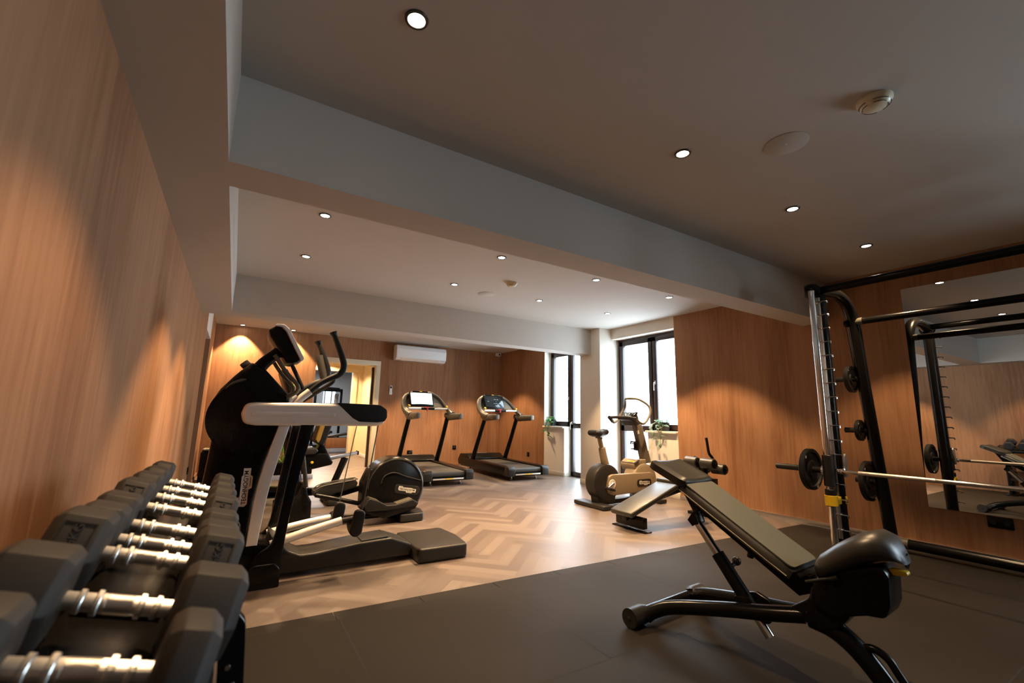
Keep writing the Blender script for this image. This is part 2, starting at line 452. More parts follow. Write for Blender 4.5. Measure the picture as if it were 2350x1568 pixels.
def herringbone():
    Wd, n = 0.10, 6
    verts, faces, uvs, tones = [], [], [], []
    c, s = math.cos(PI / 4), math.sin(PI / 4)
    cx, cy = 2.75, 7.6
    def plank(x, y, w, h):
        g = 0.0006
        q = [(x + g, y + g), (x + w - g, y + g), (x + w - g, y + h - g), (x + g, y + h - g)]
        w4 = [(cx + c * a - s * b, cy + s * a + c * b) for a, b in q]
        mx = sum(p[0] for p in w4) / 4; my = sum(p[1] for p in w4) / 4
        if not (XL - .5 < mx < XR + .7 and 2.3 < my < 18.5): return
        o = len(verts); verts.extend([(p[0], p[1], 0.0) for p in w4]); faces.append((o, o + 1, o + 2, o + 3))
        r1, r2 = random.random() * 40, random.random() * 40
        if w > h: uvs.append([(r1, r2), (r1 + w, r2), (r1 + w, r2 + h), (r1, r2 + h)])
        else: uvs.append([(r1, r2), (r1, r2 + w), (r1 + h, r2 + w), (r1 + h, r2)])
        tones.append(random.random())
    for k in range(-110, 110):
        for j in range(-12, 13):
            x = (k + 2 * n * j) * Wd; y = k * Wd
            plank(x, y, n * Wd, Wd)
            plank(x + n * Wd, y + (1 - n) * Wd, Wd, n * Wd)
    o0 = len(verts)
    verts.extend([(XL - .3, YF - .3, -0.0015), (XR + .5, YF - .3, -0.0015), (XR + .5, 18.8, -0.0015), (XL - .3, 18.8, -0.0015),
                  (XL - .3, YF - .3, -0.12), (XR + .5, YF - .3, -0.12), (XR + .5, 18.8, -0.12), (XL - .3, 18.8, -0.12)])
    for f in [(0, 1, 2, 3), (7, 6, 5, 4), (0, 4, 5, 1), (1, 5, 6, 2), (2, 6, 7, 3), (3, 7, 4, 0)]:
        faces.append(tuple(o0 + i for i in f)); uvs.append([(0, 0)] * 4); tones.append(0.2)
    me = bpy.data.meshes.new('floor'); me.from_pydata(verts, [], faces)
    ul = me.uv_layers.new(name='grain'); at = me.attributes.new('tone', 'FLOAT', 'FACE')
    for i, p in enumerate(me.polygons):
        at.data[i].value = tones[i]
        for li, uvc in zip(p.loop_indices, uvs[i]): ul.data[li].uv = uvc
    me.materials.append(M['floor'])
    o = bpy.data.objects.new('floor', me); C.objects.link(o); o['kind'] = 'structure'
herringbone()

struct(MB().bx(XL - .4, XR + .5, YF - .3, YB + .2, ZC, ZC + .2), 'ceiling', 'plaster')
# ceiling beams and the boxed run along the left wall
struct(MB().bx(-0.142, XR, 2.28, 2.548, ZB, ZC), 'trim_1', 'plaster')
struct(MB().bx(-0.142, 5.33, 5.925, 6.20, ZB, ZC), 'trim_2', 'plaster')
struct(MB().bx(XL, -0.142, YF, 6.20, ZB, ZC), 'trim_3', 'plaster')
g = MB().bx(-0.1425, -0.1415, 3.4, 5.2, 2.43, 2.434); struct(g, 'trim_4', 'slot')

# left wall, with a doorway near its far end
wl = MB()
wl.bx(XL - .3, XL, YF, 7.45, 0, ZC); wl.bx(XL - .3, XL, 8.5, YB, 0, ZC)
struct(wl, 'wall_left', 'wood')
struct(MB().bx(XL - .3, XL, 7.45, 8.5, 2.25, ZC), 'wall_left_lintel', 'wall_white')
dr = MB().bx(XL - .22, XL - .17, 7.45, 8.5, 0, 2.25, 0.002)
d1 = struct(dr, 'door_1', 'brown_door')
MB().tube([(XL - .17, 7.56, 1.02), (XL - .12, 7.56, 1.02), (XL - .12, 7.68, 1.02)], 0.009, 8).build('door_handle', 'alu', d1)

# back wall with the opening to the next room
wb = MB()
wb.bx(XL, 1.31, YB, YB + .18, 0, ZC); wb.bx(2.54, XR, YB, YB + .18, 0, ZC); wb.bx(1.31, 2.54, YB, YB + .18, 2.19, ZC)
struct(wb, 'wall_back', 'wood')

# right wall: solid runs, window openings, parapets
wr = MB()
wr.bx(XR, XR + .35, -0.9, 4.36, 0, ZC)
wr.bx(XR, XR + .35, YF, -2.9, 0, ZC); wr.bx(XR, XR + .35, -2.9, -0.9, 0, 0.9); wr.bx(XR, XR + .35, -2.9, -0.9, 2.45, ZC)
wr.bx(XR, XR + .35, 7.72, YB, 0, ZC)
struct(wr, 'wall_right', 'wood')
ww = MB()
ww.bx(XR, XR + .35, 4.36, 5.70, 2.52, ZC); ww.bx(XR, XR + .35, 6.23, 7.72, 2.52, ZC)
ww.bx(XR, XR + .35, 4.36, 4.93, 0, 0.925); ww.bx(XR, XR + .35, 7.04, 7.72, 0, 0.925)
ww.bx(XR, XR + .352, 7.715, 7.7225, 0, ZC)
struct(ww, 'wall_right_parapet', 'wall_white')
struct(MB().bx(5.32, XR + .35, 5.70, 6.23, 0, ZC, 0.004), 'pillar', 'wall_white')
struct(MB().bx(XL - .3, XR + .35, YF - .25, YF, 0, ZC), 'wall_front', 'wood')
struct(MB().bx(5.55, 5.80, 4.362, 4.945, 0.925, 0.955, 0.004).bx(5.55, 5.80, 7.03, 7.714, 0.925, 0.955, 0.004), 'trim_5', 'wall_white')

# skirtings
struct(MB().bx(XR - .012, XR, YF, 4.36, 0, 0.055, 0.002), 'baseboard_right', 'alu')
sk = MB()
sk.bx(XR - .012, XR, 4.36, 4.93, 0, 0.075, 0.002); sk.bx(XR - .012, XR, 7.04, 7.715, 0, 0.075, 0.002)
sk.bx(5.308, 5.32, 5.70, 6.23, 0, 0.075, 0.002); sk.bx(5.308, XR + .18, 5.688, 5.70, 0, 0.075, 0.002); sk.bx(XR, XR + .18, 7.028, 7.04, 0, 0.075, 0.002)
struct(sk, 'baseboard_window', 'skirting')
struct(MB().bx(XL, 1.31, YB - .012, YB, 0, 0.06, 0.002).bx(2.54, XR, YB - .012, YB, 0, 0.06, 0.002), 'baseboard_back', 'wood')
struct(MB().bx(XL, XL + .012, YF, 7.45, 0, 0.06, 0.002).bx(XL, XL + .012, 8.5, YB - .012, 0, 0.06, 0.002), 'baseboard_left', 'wood')

# windows: a tall glazed door leaf beside a casement that stands on the parapet
def window(name, y_lo, y_hi, par_lo, par_hi):
    """glass plane at x = 5.78; the casement stands over the parapet, the door leaf fills the rest"""
    x0, x1 = 5.775, 5.845
    root = MB()
    zt = 2.52
    door = (y_lo, par_lo) if par_lo > y_lo + .01 else (par_hi, y_hi)
    # outer frame
    root.bx(x0, x1, y_lo, y_hi, zt - .06, zt)
    root.bx(x0, x1, y_lo, y_lo + .06, 0.0 if door[0] == y_lo else .955, zt - .06)
    root.bx(x0, x1, y_hi - .06, y_hi, 0.0 if door[1] == y_hi else .955, zt - .06)
    mid = par_lo if door[0] == y_lo else par_hi
    root.bx(x0, x1, mid - .035, mid + .035, 0, zt - .06)
    root.bx(x0, x1, par_lo, par_hi, .955, 1.0)
    root.bx(x0, x1, door[0], door[1], 0, .035)
    w = struct(root, name, 'frame')
    def sash(nm, a, b, z0, z1, bar=None):
        t = .075
        f = MB()
        f.bx(x0 - .02, x1 - .02, a, b, z1 - t, z1, .004); f.bx(x0 - .02, x1 - .02, a, b, z0, z0 + t, .004)
        f.bx(x0 - .02, x1 - .02, a, a + t, z0, z1, .004); f.bx(x0 - .02, x1 - .02, b - t, b, z0, z1, .004)
        if bar: f.bx(x0 - .02, x1 - .02, a, b, bar - .05, bar + .05, .004)
        fo = f.build(nm, 'frame', w)
        MB().bx(x0 + .01, x0 + .022, a + t, b - t, z0 + t, z1 - t).build('glass_pane', 'glass', fo)
        return fo
    if door[0] == y_lo:
        cas = sash('casement_sash', mid + .01, par_hi - .045, .98, zt - .045)
        dl = sash('door_leaf', door[0] + .045, mid - .01, .02, zt - .045, .975)
        hy_c, hy_d = mid + .05, mid - .05
    else:
        cas = sash('casement_sash', par_lo + .045, mid - .01, .98, zt - .045)
        dl = sash('door_leaf', mid + .01, door[1] - .045, .02, zt - .045, .975)
        hy_c, hy_d = mid - .05, mid + .05
    for nm, hy, hz, par in (('casement_handle', hy_c, 1.52 if door[0] == y_lo else 1.72, cas), ('leaf_handle', hy_d, 1.03, dl)):
        h = MB(); h.bx(x0 - .028, x0 - .02, hy - .014, hy + .014, hz - .03, hz + .03, .003)
        h.tube([(x0 - .025, hy, hz), (x0 - .055, hy, hz), (x0 - .06, hy, hz - .02), (x0 - .06, hy, hz - .13)], .008, 8)
        h.build(nm, 'silver', par)
    return w
window('window_1', 6.23, 7.715, 7.04, 7.715)
window('window_2', 4.36, 5.70, 4.36, 4.93)
# a third window in the right wall, behind the camera
w3 = MB()
for a, b, z0, z1 in ((-2.9, -.9, 2.39, 2.45), (-2.9, -.9, .9, .96), (-2.9, -2.84, .96, 2.39), (-.96, -.9, .96, 2.39), (-1.94, -1.86, .96, 2.39)):
    w3.bx(5.775, 5.845, a, b, z0, z1)
w3o = struct(w3, 'window_3', 'frame')
MB().bx(5.80, 5.803, -2.84, -1.94, .96, 2.39).bx(5.80, 5.803, -1.86, -.96, .96, 2.39).build('glass_pane', 'glass', w3o)

# rubber gym flooring with its ramped edge strips
m1 = MB()
m1.prism([(XL + .012, YF), (5.56, YF), (5.56, 2.615), (XL + .012, 2.765)], 0.0005, 0.008, 'z')
mo = struct(m1, 'floor_mat', 'mat'); 
sm = MB()
def seam(a, b, w=.0034):
    a = Vector((*a, .0082)); b = Vector((*b, .0082)); d = (b - a).normalized(); n = Vector((-d.y, d.x, 0)) * w
    sm.add([a - n, b - n, b + n, a + n], [(0, 1, 2, 3)])
k = -0.0275
def ye(x): return 2.752 + k * (x - XL)
for i in range(6):
    x = .615 + 1.02 * i
    if x < 5.5: seam((x, 1.70), (x, ye(x)))
for r in range(7):
    y = 1.70 - 1.02 * r
    seam((XL + .02, y), (5.55, y))
    for i in range(6):
        x = (.105 if r % 2 == 0 else .615) + 1.02 * i
        if x < 5.5: seam((x, y - 1.02), (x, y))
sm.build('tile_seams', 'seam', mo)
ramp_x = [XL + .012, .60, 1.10, 1.62, 2.13, 2.65, 3.16, 3.68, 4.2, 4.72, 5.24, 5.56]
for a, b in zip(ramp_x[:-1], ramp_x[1:]):
    r = MB()
    vs = []
    for x in (a + .002, b - .002):
        y = ye(x) + .004
        vs += [(x, y, .0005), (x, y + .13, .0005), (x, y + .13, .002), (x, y, .008)]
    r.add(vs, [(0, 1, 2, 3), (7, 6, 5, 4), (0, 4, 5, 1), (1, 5, 6, 2), (2, 6, 7, 3), (3, 7, 4, 0)])
    r.build('edge_ramp', 'mat', mo)

# ------------------------------------------------------------------ the rooms beyond the opening
YV, YG = 12.8, 18.4
v = MB()
v.bx(3.0, 3.15, YB + .18, YV, 0, ZC); v.bx(.55, .7, YB + .18, YV, 0, ZC)
v.bx(.55, .95, YV, YV + .15, 0, ZC); v.bx(2.80, 3.15, YV, YV + .15, 0, ZC); v.bx(.95, 2.80, YV, YV + .15, 2.30, ZC)
v.bx(.55, 3.15, YB + .18, YV + .15, ZC, ZC + .1)
struct(v, 'wall_passage', 'cream')
ca = MB()
for (a, b, z0, z1) in ((.95, 1.05, 0, 2.26), (2.72, 2.84, 0, 2.26), (.91, 2.84, 2.26, 2.36)):
    ca.bx(a, b, YV - .03, YV + .17, z0, z1, .004)
struct(ca, 'door_2_casing', 'cream')
ra = MB()
ra.bx(2.50, 2.60, YB - .02, YB + .22, 0, 2.149, .003); ra.bx(1.31, 2.60, YB - .02, YB + .22, 2.15, 2.25, .003)
struct(ra, 'door_2', 'cream')
struct(MB().bx(2.985, 3.0, YB + .25, YV - .03, 0, .08, .002).bx(2.84, 3.0, YV - .015, YV, 0, .08, .002), 'baseboard_passage', 'white')
dl = MB().bx(2.455, 2.498, YB + .10, YB + .17, 0.02, 2.12, .002)
struct(dl, 'door_3', 'frame')
gm = MB()
gm.bx(-1.2, -1.05, YV + .15, YG, 0, ZC); gm.bx(4.6, 4.75, YV + .15, YG, 0, ZC)
gm.bx(-1.2, 4.75, YG, YG + .15, 0, ZC); gm.bx(-1.2, 4.75, YV + .15, YG + .15, ZC, ZC + .1)
gm.bx(-1.2, .55, YV + .0, YV + .15, 0, ZC); gm.bx(3.15, 4.75, YV, YV + .15, 0, ZC)
struct(gm, 'wall_far', 'grey_wall')
struct(MB().bx(-1.05, 4.6, YG - .02, YG, 0, .1), 'baseboard_far', 'white')
# lit rounded window on the far wall of the next room
fw = MB(); fw.prism(fillet([(2.86, 1.0), (3.30, 1.0), (3.30, 2.05), (2.86, 2.05)], [0, 0, .2, .12], 6), YG - .03, YG - .005, 'y')
struct(fw, 'window_4', emit('daylit_window', (.66, .82, .95), 1.3))

def weight_machine(x, y, label, handles, bright):
    t = thing('weight_machine', label, 'weight machine', (x, y, 0), 0, 'weight machines in the next room')
    f = MB()
    for dx in (-.42, .42): f.bx(dx - .04, dx + .04, -.04, .04, 0, 1.95, .01)
    f.bx(-.46, .46, -.05, .05, 1.87, 1.97, .02); f.bx(-.46, .46, -.45, .25, 0, .07, .01)
    f.tube([(-.36, -.02, 1.92), (-.1, -.25, 1.98), (.3, -.3, 1.96)], .035, 8)
    f.build('frame', 'black_metal', t)
    s = MB()
    for i in range(14): s.bx(-.16, .16, -.02, .14, .14 + i * .055, .188 + i * .055, .004)
    s.build('weight_stack', 'charcoal', t)
    g = MB()
    for dx in (-.11, .11): g.cyl((dx, .06, .1), (dx, .06, 1.88), .017, 10)
    if bright: g.bx(.2, .34, -.02, .0, 1.1, 1.8, .01)
    g.build('guide_rods', 'chrome', t)
    b = MB().bx(-.16, .16, -.42, -.12, .45, .53, .02); b.bx(-.14, .14, -.16, -.08, .58, 1.1, .02); b.build('seat_pad', 'black_soft', t)
    for hx in handles:
        MB().bx(hx - .06, hx + .06, -.34, -.3, .72, .79, .015).build('handle', 'yellow', t)
weight_machine(1.75, 16.9, 'dark weight machine in the next room with yellow grips, left one through the doorway', (-.3, .2), False)
weight_machine(2.75, 16.6, 'dark weight machine in the next room with bright guide rods, beside the doorway casing', (-.3, .05, .3), True)
wbn = thing('weight_bench', 'low brown bench with a padded top standing in the next room', 'bench', (2.62, 13.9, 0))
MB().bx(-.32, .5, -.25, .25, .14, .42, .02).build('base_box', 'brown_door', wbn)
MB().box((.05, 0, .50), (.8, .34, .07), R3(-.16, 'Y'), .02).build('pad', 'black_soft', wbn)
for dx, dy in ((-.22, -.18), (-.22, .18), (.42, -.18), (.42, .18)):
    MB().cyl((dx, dy, 0), (dx, dy, .15), .014, 8).build('leg', 'alu', wbn)

# ------------------------------------------------------------------ downlights (real lamps), then unseen lights added beyond the opening
def lamp_light(x, y, z, w=SPOT_W, size=88):
    l = bpy.data.lights.new('downlight_beam', 'SPOT'); l.energy = w; l.color = SPOT_COL
    l.spot_size = math.radians(size); l.spot_blend = 0.32; l.shadow_soft_size = 0.03
    o = bpy.data.objects.new('downlight_beam', l); C.objects.link(o); o.location = (x, y, z - .012)
    return o

def downlight(x, y, label, z=ZC, r=.048, w=SPOT_W, size=88):
    t = thing('downlight', label, 'ceiling light', (x, y, z), 0, 'recessed ceiling downlights')
    ring = MB(); ring.lathe([(r * .68, -.001), (r * .74, -.007), (r * .95, -.006), (r, -.0005), (r * .68, .0)], (0, 0, 0), (0, 0, 1), 28); ring.build('ring', 'lamp_ring', t)
    MB().lathe([(0.0001, -.004), (r * .7, -.004), (r * .7, -.001), (0.0001, -.001)], (0, 0, 0), (0, 0, 1), 24).build('lens', 'lamp', t)
    lamp_light(x, y, z, w, size)
GX = (.46, 2.12, 3.385, 4.65)
near = ('large bright downlight in the near ceiling, straight above the camera side', 'recessed downlight in the near ceiling, nearest to the white ceiling speaker',
        'recessed downlight in the near ceiling, second in line from the smith machine', 'recessed downlight in the near ceiling, closest above the smith machine')
for x, l in zip(GX, near): downlight(x, 1.535, l, w=SPOT_W * .5)
mid1 = ('recessed downlight tucked behind the front beam at its left end', 'recessed downlight behind the front beam, above the middle of the room',
        'recessed downlight behind the front beam, third along from the left', 'recessed downlight behind the front beam, at the window end')
mid2 = ('recessed downlight of the middle bay, above the cross trainer console', 'recessed downlight of the middle bay, left of its round ceiling speaker',
        'recessed downlight of the middle bay, right of the small smoke detector', 'recessed downlight of the middle bay, closest to the bright window')
for x, l in zip(GX, mid1): downlight(x, 3.67, l)
for x, l in zip(GX, mid2): downlight(x, 4.80, l)
downlight(-.03, 9.46, 'small downlight washing the back wall beside the left corner', w=SPOT_W * 1.0)
downlight(.82, 9.46, 'small downlight washing the back wall behind the trainer console', w=SPOT_W * 1.0)
for x, l in ((2.12, 'recessed downlight of the far bay in front of the doorway'), (3.385, 'recessed downlight of the far bay above the treadmill with the bright screen'), (4.65, 'recessed downlight of the far bay above the corner treadmill')):
    downlight(x, 8.55, l)
for x, y in ((1.9, 10.9), (1.9, 12.2)): lamp_light(x, y, ZC, SPOT_W * 1.2, 130)  # unseen spots without fittings, added to light the passage
def added_light(x, y, w, col):
    l = bpy.data.lights.new('unseen_fill_light', 'AREA'); l.size = .6; l.energy = w; l.color = col  # added area light with no visible fitting, brightens the next room
    o = bpy.data.objects.new('unseen_fill_light', l); C.objects.link(o); o.location = (x, y, ZC - .02)
added_light(2.2, 14.8, 60, (.9, .95, 1)); added_light(2.2, 16.6, 60, (.9, .95, 1))

# ------------------------------------------------------------------ ceiling fittings
def smoke_detector(x, y, s, label):
    t = thing('smoke_detector', label, 'smoke detector', (x, y, ZC), 0, 'smoke detectors on the ceiling')
    b = MB(); b.lathe([(.0001, 0), (.056 * s, 0), (.056 * s, -.012), (.050 * s, -.022), (.049 * s, -.026), (.043 * s, -.036), (.028 * s, -.046), (.0001, -.048)], (0, 0, 0), (0, 0, 1), 36)
    b.build('body', 'detector', t)
    sl = MB()
    for r, z in ((.0475, -.030), (.039, -.041)):
        for q in range(4):
            a0 = q * PI / 2 + .2
            pts = [(r * s * 1.02 * math.cos(a0 + i * .155), r * s * 1.02 * math.sin(a0 + i * .155), z) for i in range(8)]
            sl.tube(pts, .0016, 6)
    sl.build('vent_slots', 'slot', t)
smoke_detector(2.52, .73, 1.3, 'ivory smoke detector on the near ceiling, beside the round white speaker')
smoke_detector(2.66, 4.345, 1.2, 'small ivory smoke detector on the ceiling behind the front beam')
def speaker(x, y, label):
    t = thing('ceiling_speaker', label, 'ceiling speaker', (x, y, ZC), 0, 'round ceiling speakers')
    MB().lathe([(.0001, 0), (.112, 0), (.112, -.002), (.109, -.0035), (.0001, -.0035)], (0, 0, 0), (0, 0, 1), 48).build('grille', 'plaster', t)
    MB().lathe([(.0001, -.0034), (.007, -.0034), (.006, -.005), (.0001, -.005)], (0, 0, 0), (0, 0, 1), 12).build('badge', 'white', t)
speaker(2.53, 1.15, 'round white ceiling speaker between downlight and smoke detector of the near ceiling')
speaker(2.64, 4.95, 'round white ceiling speaker in the middle bay behind the front beam')
pm = thing('motion_sensor', 'small white sensor box in the upper corner above the far treadmill', 'sensor', (5.5, 9.55, 2.62))
MB().bx(-.06, .05, -.05, .06, 0, .07, .012).build('housing', 'white', pm)
MB().ball((0, -.045, .03), (.03, .015, .022), 12).build('lens', 'charcoal', pm)

# air conditioner, remote, sockets
ac = thing('air_conditioner', 'white split air conditioner mounted high on the wooden back wall', 'air conditioner', (3.44, YB, 2.30))
a = MB(); a.prism(fillet([(0, 0), (-.17, .0), (-.235, .06), (-.245, .24), (-.21, .33), (0, .335)], [0, .03, .03, .03, .05, 0], 5), -.58, .58, 'x', .012, 3); a.build('casing', 'white', ac)
a = MB(); a.prism([(-.10, -.004), (-.175, -.004), (-.233, .05), (-.225, .055), (-.17, .006), (-.10, .004)], -.46, .40, 'x'); a.build('air_flap', 'silver', ac)
a = MB(); a.box((.50, -.222, .045), (.09, .012, .012), R3(.8, 'X'), .002); a.build('status_strip', 'alu', ac)
rm = thing('remote_control', 'slim white remote control in its holder on the back wall', 'remote control', (2.85, YB, 1.55))
MB().bx(-.028, .028, -.022, 0, 0, .19, .006).build('body', 'white', rm)
MB().bx(-.019, .019, -.0235, -.021, .13, .175, .001).build('display', 'slot', rm)
MB().bx(-.034, .034, -.02, 0, -.005, .06, .006).build('holder', 'white', rm)
def socket(o, n, w, label):
    t = thing('wall_socket', label, 'wall socket', o, PI if n == 'L' else 0, 'black wall sockets')
    b = MB(); s = MB()
    if n == 'y':
        b.bx(-w / 2, w / 2, -.012, 0, -.045, .045, .004)
        s.lathe([(.0001, 0), (.02, 0), (.02, .002), (.0001, .002)], (0, -.0135, 0), (0, -1, 0), 16)
    else:
        b.bx(-.012, 0, -w / 2, w / 2, -.045, .045, .004)
        for q in ((-.04, .04) if w > .12 else (0,)):
            s.lathe([(.0001, 0), (.02, 0), (.02, .002), (.0001, .002)], (-.0135, q, 0), (-1, 0, 0), 16)
    b.build('plate', 'black', t); s.build('insert', 'slot', t)
socket((3.36, YB, .31), 'y', .12, 'black socket on the back wall behind the first treadmill')
socket((4.42, YB, .40), 'y', .09, 'black socket on the back wall between the two treadmills')
socket((XR, 8.30, .32), 'x', .09, 'black socket on the wooden wall beside the second treadmill')
socket((XR, 1.158, .325), 'x', .155, 'black double socket on the right wall right below the mirror')
socket((XL, 7.40, .33), 'L', .09, 'dark socket at the foot of the left wall near its doorway')

# mirror on the right wall
mi = thing('wall_mirror', 'large frameless mirror on the wooden wall behind the smith machine', 'mirror', (XR, 0, 0))
MB().bx(-.010, -.003, .62, 1.61, .377, 2.473).build('glass_sheet', 'mirror', mi)
MB().bx(-.003, -.0002, .621, 1.609, .378, 2.472).build('backing', 'slot', mi)

# ------------------------------------------------------------------ dumbbell rack and dumbbells
TILT = math.radians(15.5)
RX, RZ = -0.112, 0.838                       # where the handle axes cross the rack's middle
def rack_m(y, dx=0, dz=0):
    m = Matrix.Translation((RX, y, RZ)) @ Matrix.Rotation(TILT, 4, 'Y') @ Matrix.Translation((dx, 0, dz))
    return m
rk = begin('dumbbell_rack', 'black steel dumbbell rack with a tilted tray along the left wooden wall', 'rack', (RX, 1.4, 0))
b = MB(); m = rack_m(0)
def tp(mb, prof, y0, y1, bev=0):
    mb.prism(prof, y0, y1, 'y', bev, 2, m); return mb
tp(b, [(-.075, -.0635), (-.058, -.054), (.055, -.054), (.075, -.0635), (.075, -.085), (-.075, -.085)], .50, 2.24)
tp(b, [(-.165, -.0625), (-.075, -.0625), (-.075, -.085), (-.165, -.085)], .50, 2.24, .002)
tp(b, [(.075, -.0625), (.150, -.0625), (.158, -.075), (.150, -.105), (.075, -.085)], .50, 2.24, .002)
b.build('tray', 'tray', rk)
for y in (.80, 1.0, 1.48, 2.22):
    b = MB(); b.box(m @ Vector((.0, y, -.05)), (.12, .012, .022), R3(TILT, 'Y'), .003); b.build('saddle', 'tray', rk)
for y in (1.16, 2.10):
    b = MB(); b.prism(fillet([(-.40, .0), (.10, .0), (.085, .45), (.070, .68), (.050, .705), (-.26, .775), (-.40, .775)], [0, 0, .05, .03, .02, .03, .03], 4), y, y + .035, 'y', .004)
    p = b.build('end_panel', 'black_metal', rk)
    b = MB()
    for z, x in ((.60, .045), (.565, .056), (.41, .045), (.37, .058), (.22, .06)): b.lathe([(.0001, 0), (.006, 0), (.005, .003), (.0001, .0035)], (x, y, z), (0, -1, 0), 10)
    b.build('bolt', 'alu', p)
b = MB().prism([(-.38, .38), (.09, .28), (.09, .25), (-.38, .35)], 1.19, 2.10, 'y'); b.build('lower_tray', 'tray', rk)
b = MB().bx(-.39, .12, 1.12, 1.24, .008, .03, .004).bx(-.39, .12, 2.06, 2.18, .0, .03, .004); b.build('foot', 'black_metal', rk)
end()

def dumbbell(y, a, L, label, mark=None, dz=0.0):
    t = thing('dumbbell', label, 'dumbbell', (RX, y, RZ), 0, 'hex dumbbells on the rack')
    t.rotation_euler = (0, TILT, 0)
    t.location = Vector(t.location) + Vector((math.sin(TILT) * dz, 0, math.cos(TILT) * dz))
    h = MB()
    pr = [(.0118, -.070), (.0118, -.0502), (.0150, -.0495), (.0156, -.0485), (.0156, -.0435), (.0150, -.0425), (.0118, -.0418), (.0118, -.0302), (.0158, -.0295), (.0164, -.0285), (.0164, -.0235), (.0158, -.0225), (.0126, -.0218)]
    pr = pr + [(r, -z) for r, z in pr[::-1]]
    h.lathe(pr, (0, 0, 0), (1, 0, 0), 24)
    hh = h.build('handle', 'chrome_soft', t, 12)
    k = MB(); k.lathe([(.0122, -.0165), (.0132, -.0155), (.0132, .0155), (.0122, .0165)], (0, 0, 0), (1, 0, 0), 24); k.build('knurled_grip', 'knurl', hh)
    for sgn in (-1, 1):
        hd = MB()
        hexp = [(a / math.cos(PI / 6) * math.cos(PI / 3 * q), a / math.cos(PI / 6) * math.sin(PI / 3 * q)) for q in range(6)]
        vs = []; fs = []
        prof = [(.62, .064), (.86, .066), (1.0, .078), (1.0, .066 + L - .014), (.84, .066 + L), (.45, .066 + L)]
        for s_, xx in prof:
            for (yy, zz) in hexp: vs.append((sgn * xx, yy * s_, zz * s_))
        n = len(prof)
        for i in range(n - 1):
            for q in range(6): fs.append((i * 6 + q, i * 6 + (q + 1) % 6, (i + 1) * 6 + (q + 1) % 6, (i + 1) * 6 + q))
        fs.append(tuple(range(6))); fs.append(tuple(range((n - 1) * 6, n * 6)))
        bm = bmesh.new(); V = [bm.verts.new(p) for p in vs]
        for f in fs: bm.faces.new([V[i] for i in f])
        bmesh.ops.recalc_face_normals(bm, faces=list(bm.faces))
        bmesh.ops.bevel(bm, geom=list(bm.edges), offset=.0022, segments=2, profile=.5, affect='EDGES', clamp_overlap=True)
        hd.addbm(bm)
        ho = hd.build('head', 'hexrubber', t, 30)
        if mark:
            # sunken nameplate with raised lettering on the facet that looks up towards the room's near end
            nrm = Vector((0, -math.cos(PI / 6), .5)); up = Vector((0, .5, math.cos(PI / 6)))
            c = Vector((sgn * (.066 + L * .5), 0, 0)) + nrm * (a + .0004)
            w, hgt = L * .56, a * .78
            fm = frame(c, (1, 0, 0), up)
            rim = MB()
            for x0, x1, y0, y1 in ((-w / 2, w / 2, hgt / 2 - .002, hgt / 2), (-w / 2, w / 2, -hgt / 2, -hgt / 2 + .002), (-w / 2, -w / 2 + .002, -hgt / 2, hgt / 2), (w / 2 - .002, w / 2, -hgt / 2, hgt / 2)):
                rim.add([(x0, y0, 0), (x1, y0, 0), (x1, y1, 0), (x0, y1, 0), (x0, y0, .0012), (x1, y0, .0012), (x1, y1, .0012), (x0, y1, .0012)],
                        [(0, 1, 2, 3), (7, 6, 5, 4), (0, 4, 5, 1), (1, 5, 6, 2), (2, 6, 7, 3), (3, 7, 4, 0)], fm)
            rim.build('label_recess', 'slot', ho)
            tm = frame(c, up, (-1, 0, 0))
            text(mark, min(w * .42, hgt / (.64 * len(mark))), tm, 'weight_marking', 'hexrubber', ho, .0016)
    return t
dumbbell(.697, .060, .055, 'black hex dumbbell nearest to the camera, with the shorter heads')
dumbbell(.895, .0625, .088, 'black hex dumbbell with large plain heads, second from the near end of the rack')
dumbbell(1.092, .064, .080, 'black hex dumbbell marked KG, third from the near end of the rack', '25KG', .012)
dumbbell(1.242, .0625, .078, 'black hex dumbbell fourth from the near end, marked 22.5KG', '22.5KG')
dumbbell(1.388, .0615, .078, 'black hex dumbbell fifth from the near end, just before the gap in the row')
dumbbell(1.580, .0625, .078, 'black hex dumbbell sixth from the near end, right after the gap', '20KG', .006)
dumbbell(1.750, .0625, .072, 'black hex dumbbell third from the far end of the rack', None, .006)
dumbbell(1.905, .0625, .068, 'black hex dumbbell second from the far end of the rack', None, .006)
dumbbell(2.075, .0625, .066, 'black hex dumbbell at the far end of the rack, beside the cross trainer', None, .006)

# ------------------------------------------------------------------ near machine: cross trainer with hanging pedals
ct = begin('cross_trainer', 'black and silver cross trainer with a long white arm and cable hung pedals, nearest machine', 'cross trainer', (.75, 3.70, 0))
b = MB()
body = [(-.113, .12), (.15, .12), (.17, .25), (.181, .523), (.225, .779), (.297, 1.017), (.346, 1.172), (.331, 1.24), (.253, 1.323), (.16, 1.42), (.10, 1.455), (.05, 1.43), (.012, 1.40), (-.029, 1.352), (-.095, 1.265), (-.14, 1.171), (-.155, 1.07), (-.142, 1.0), (-.108, .93), (-.113, .846), (-.126, .668), (-.126, .40)]
b.prism(fillet(body, .04, 3), 3.585, 3.835, 'y', .03, 4)
bo = b.build('body_shell', 'black', ct)
b = MB(); b.lathe([(.0001, 0), (.10, 0), (.19, .006), (.232, .014), (.240, .03), (.240, .06)][::-1], (.085, 3.60, 1.075), (0, -1, 0), 48)
b.lathe([(.240, -.03), (.240, 0.0), (.232, .014), (.19, .022), (.0001, .026)], (.085, 3.575, 1.075), (0, -1, 0), 48); b.build('wheel_cover', 'black', bo)
b = MB()
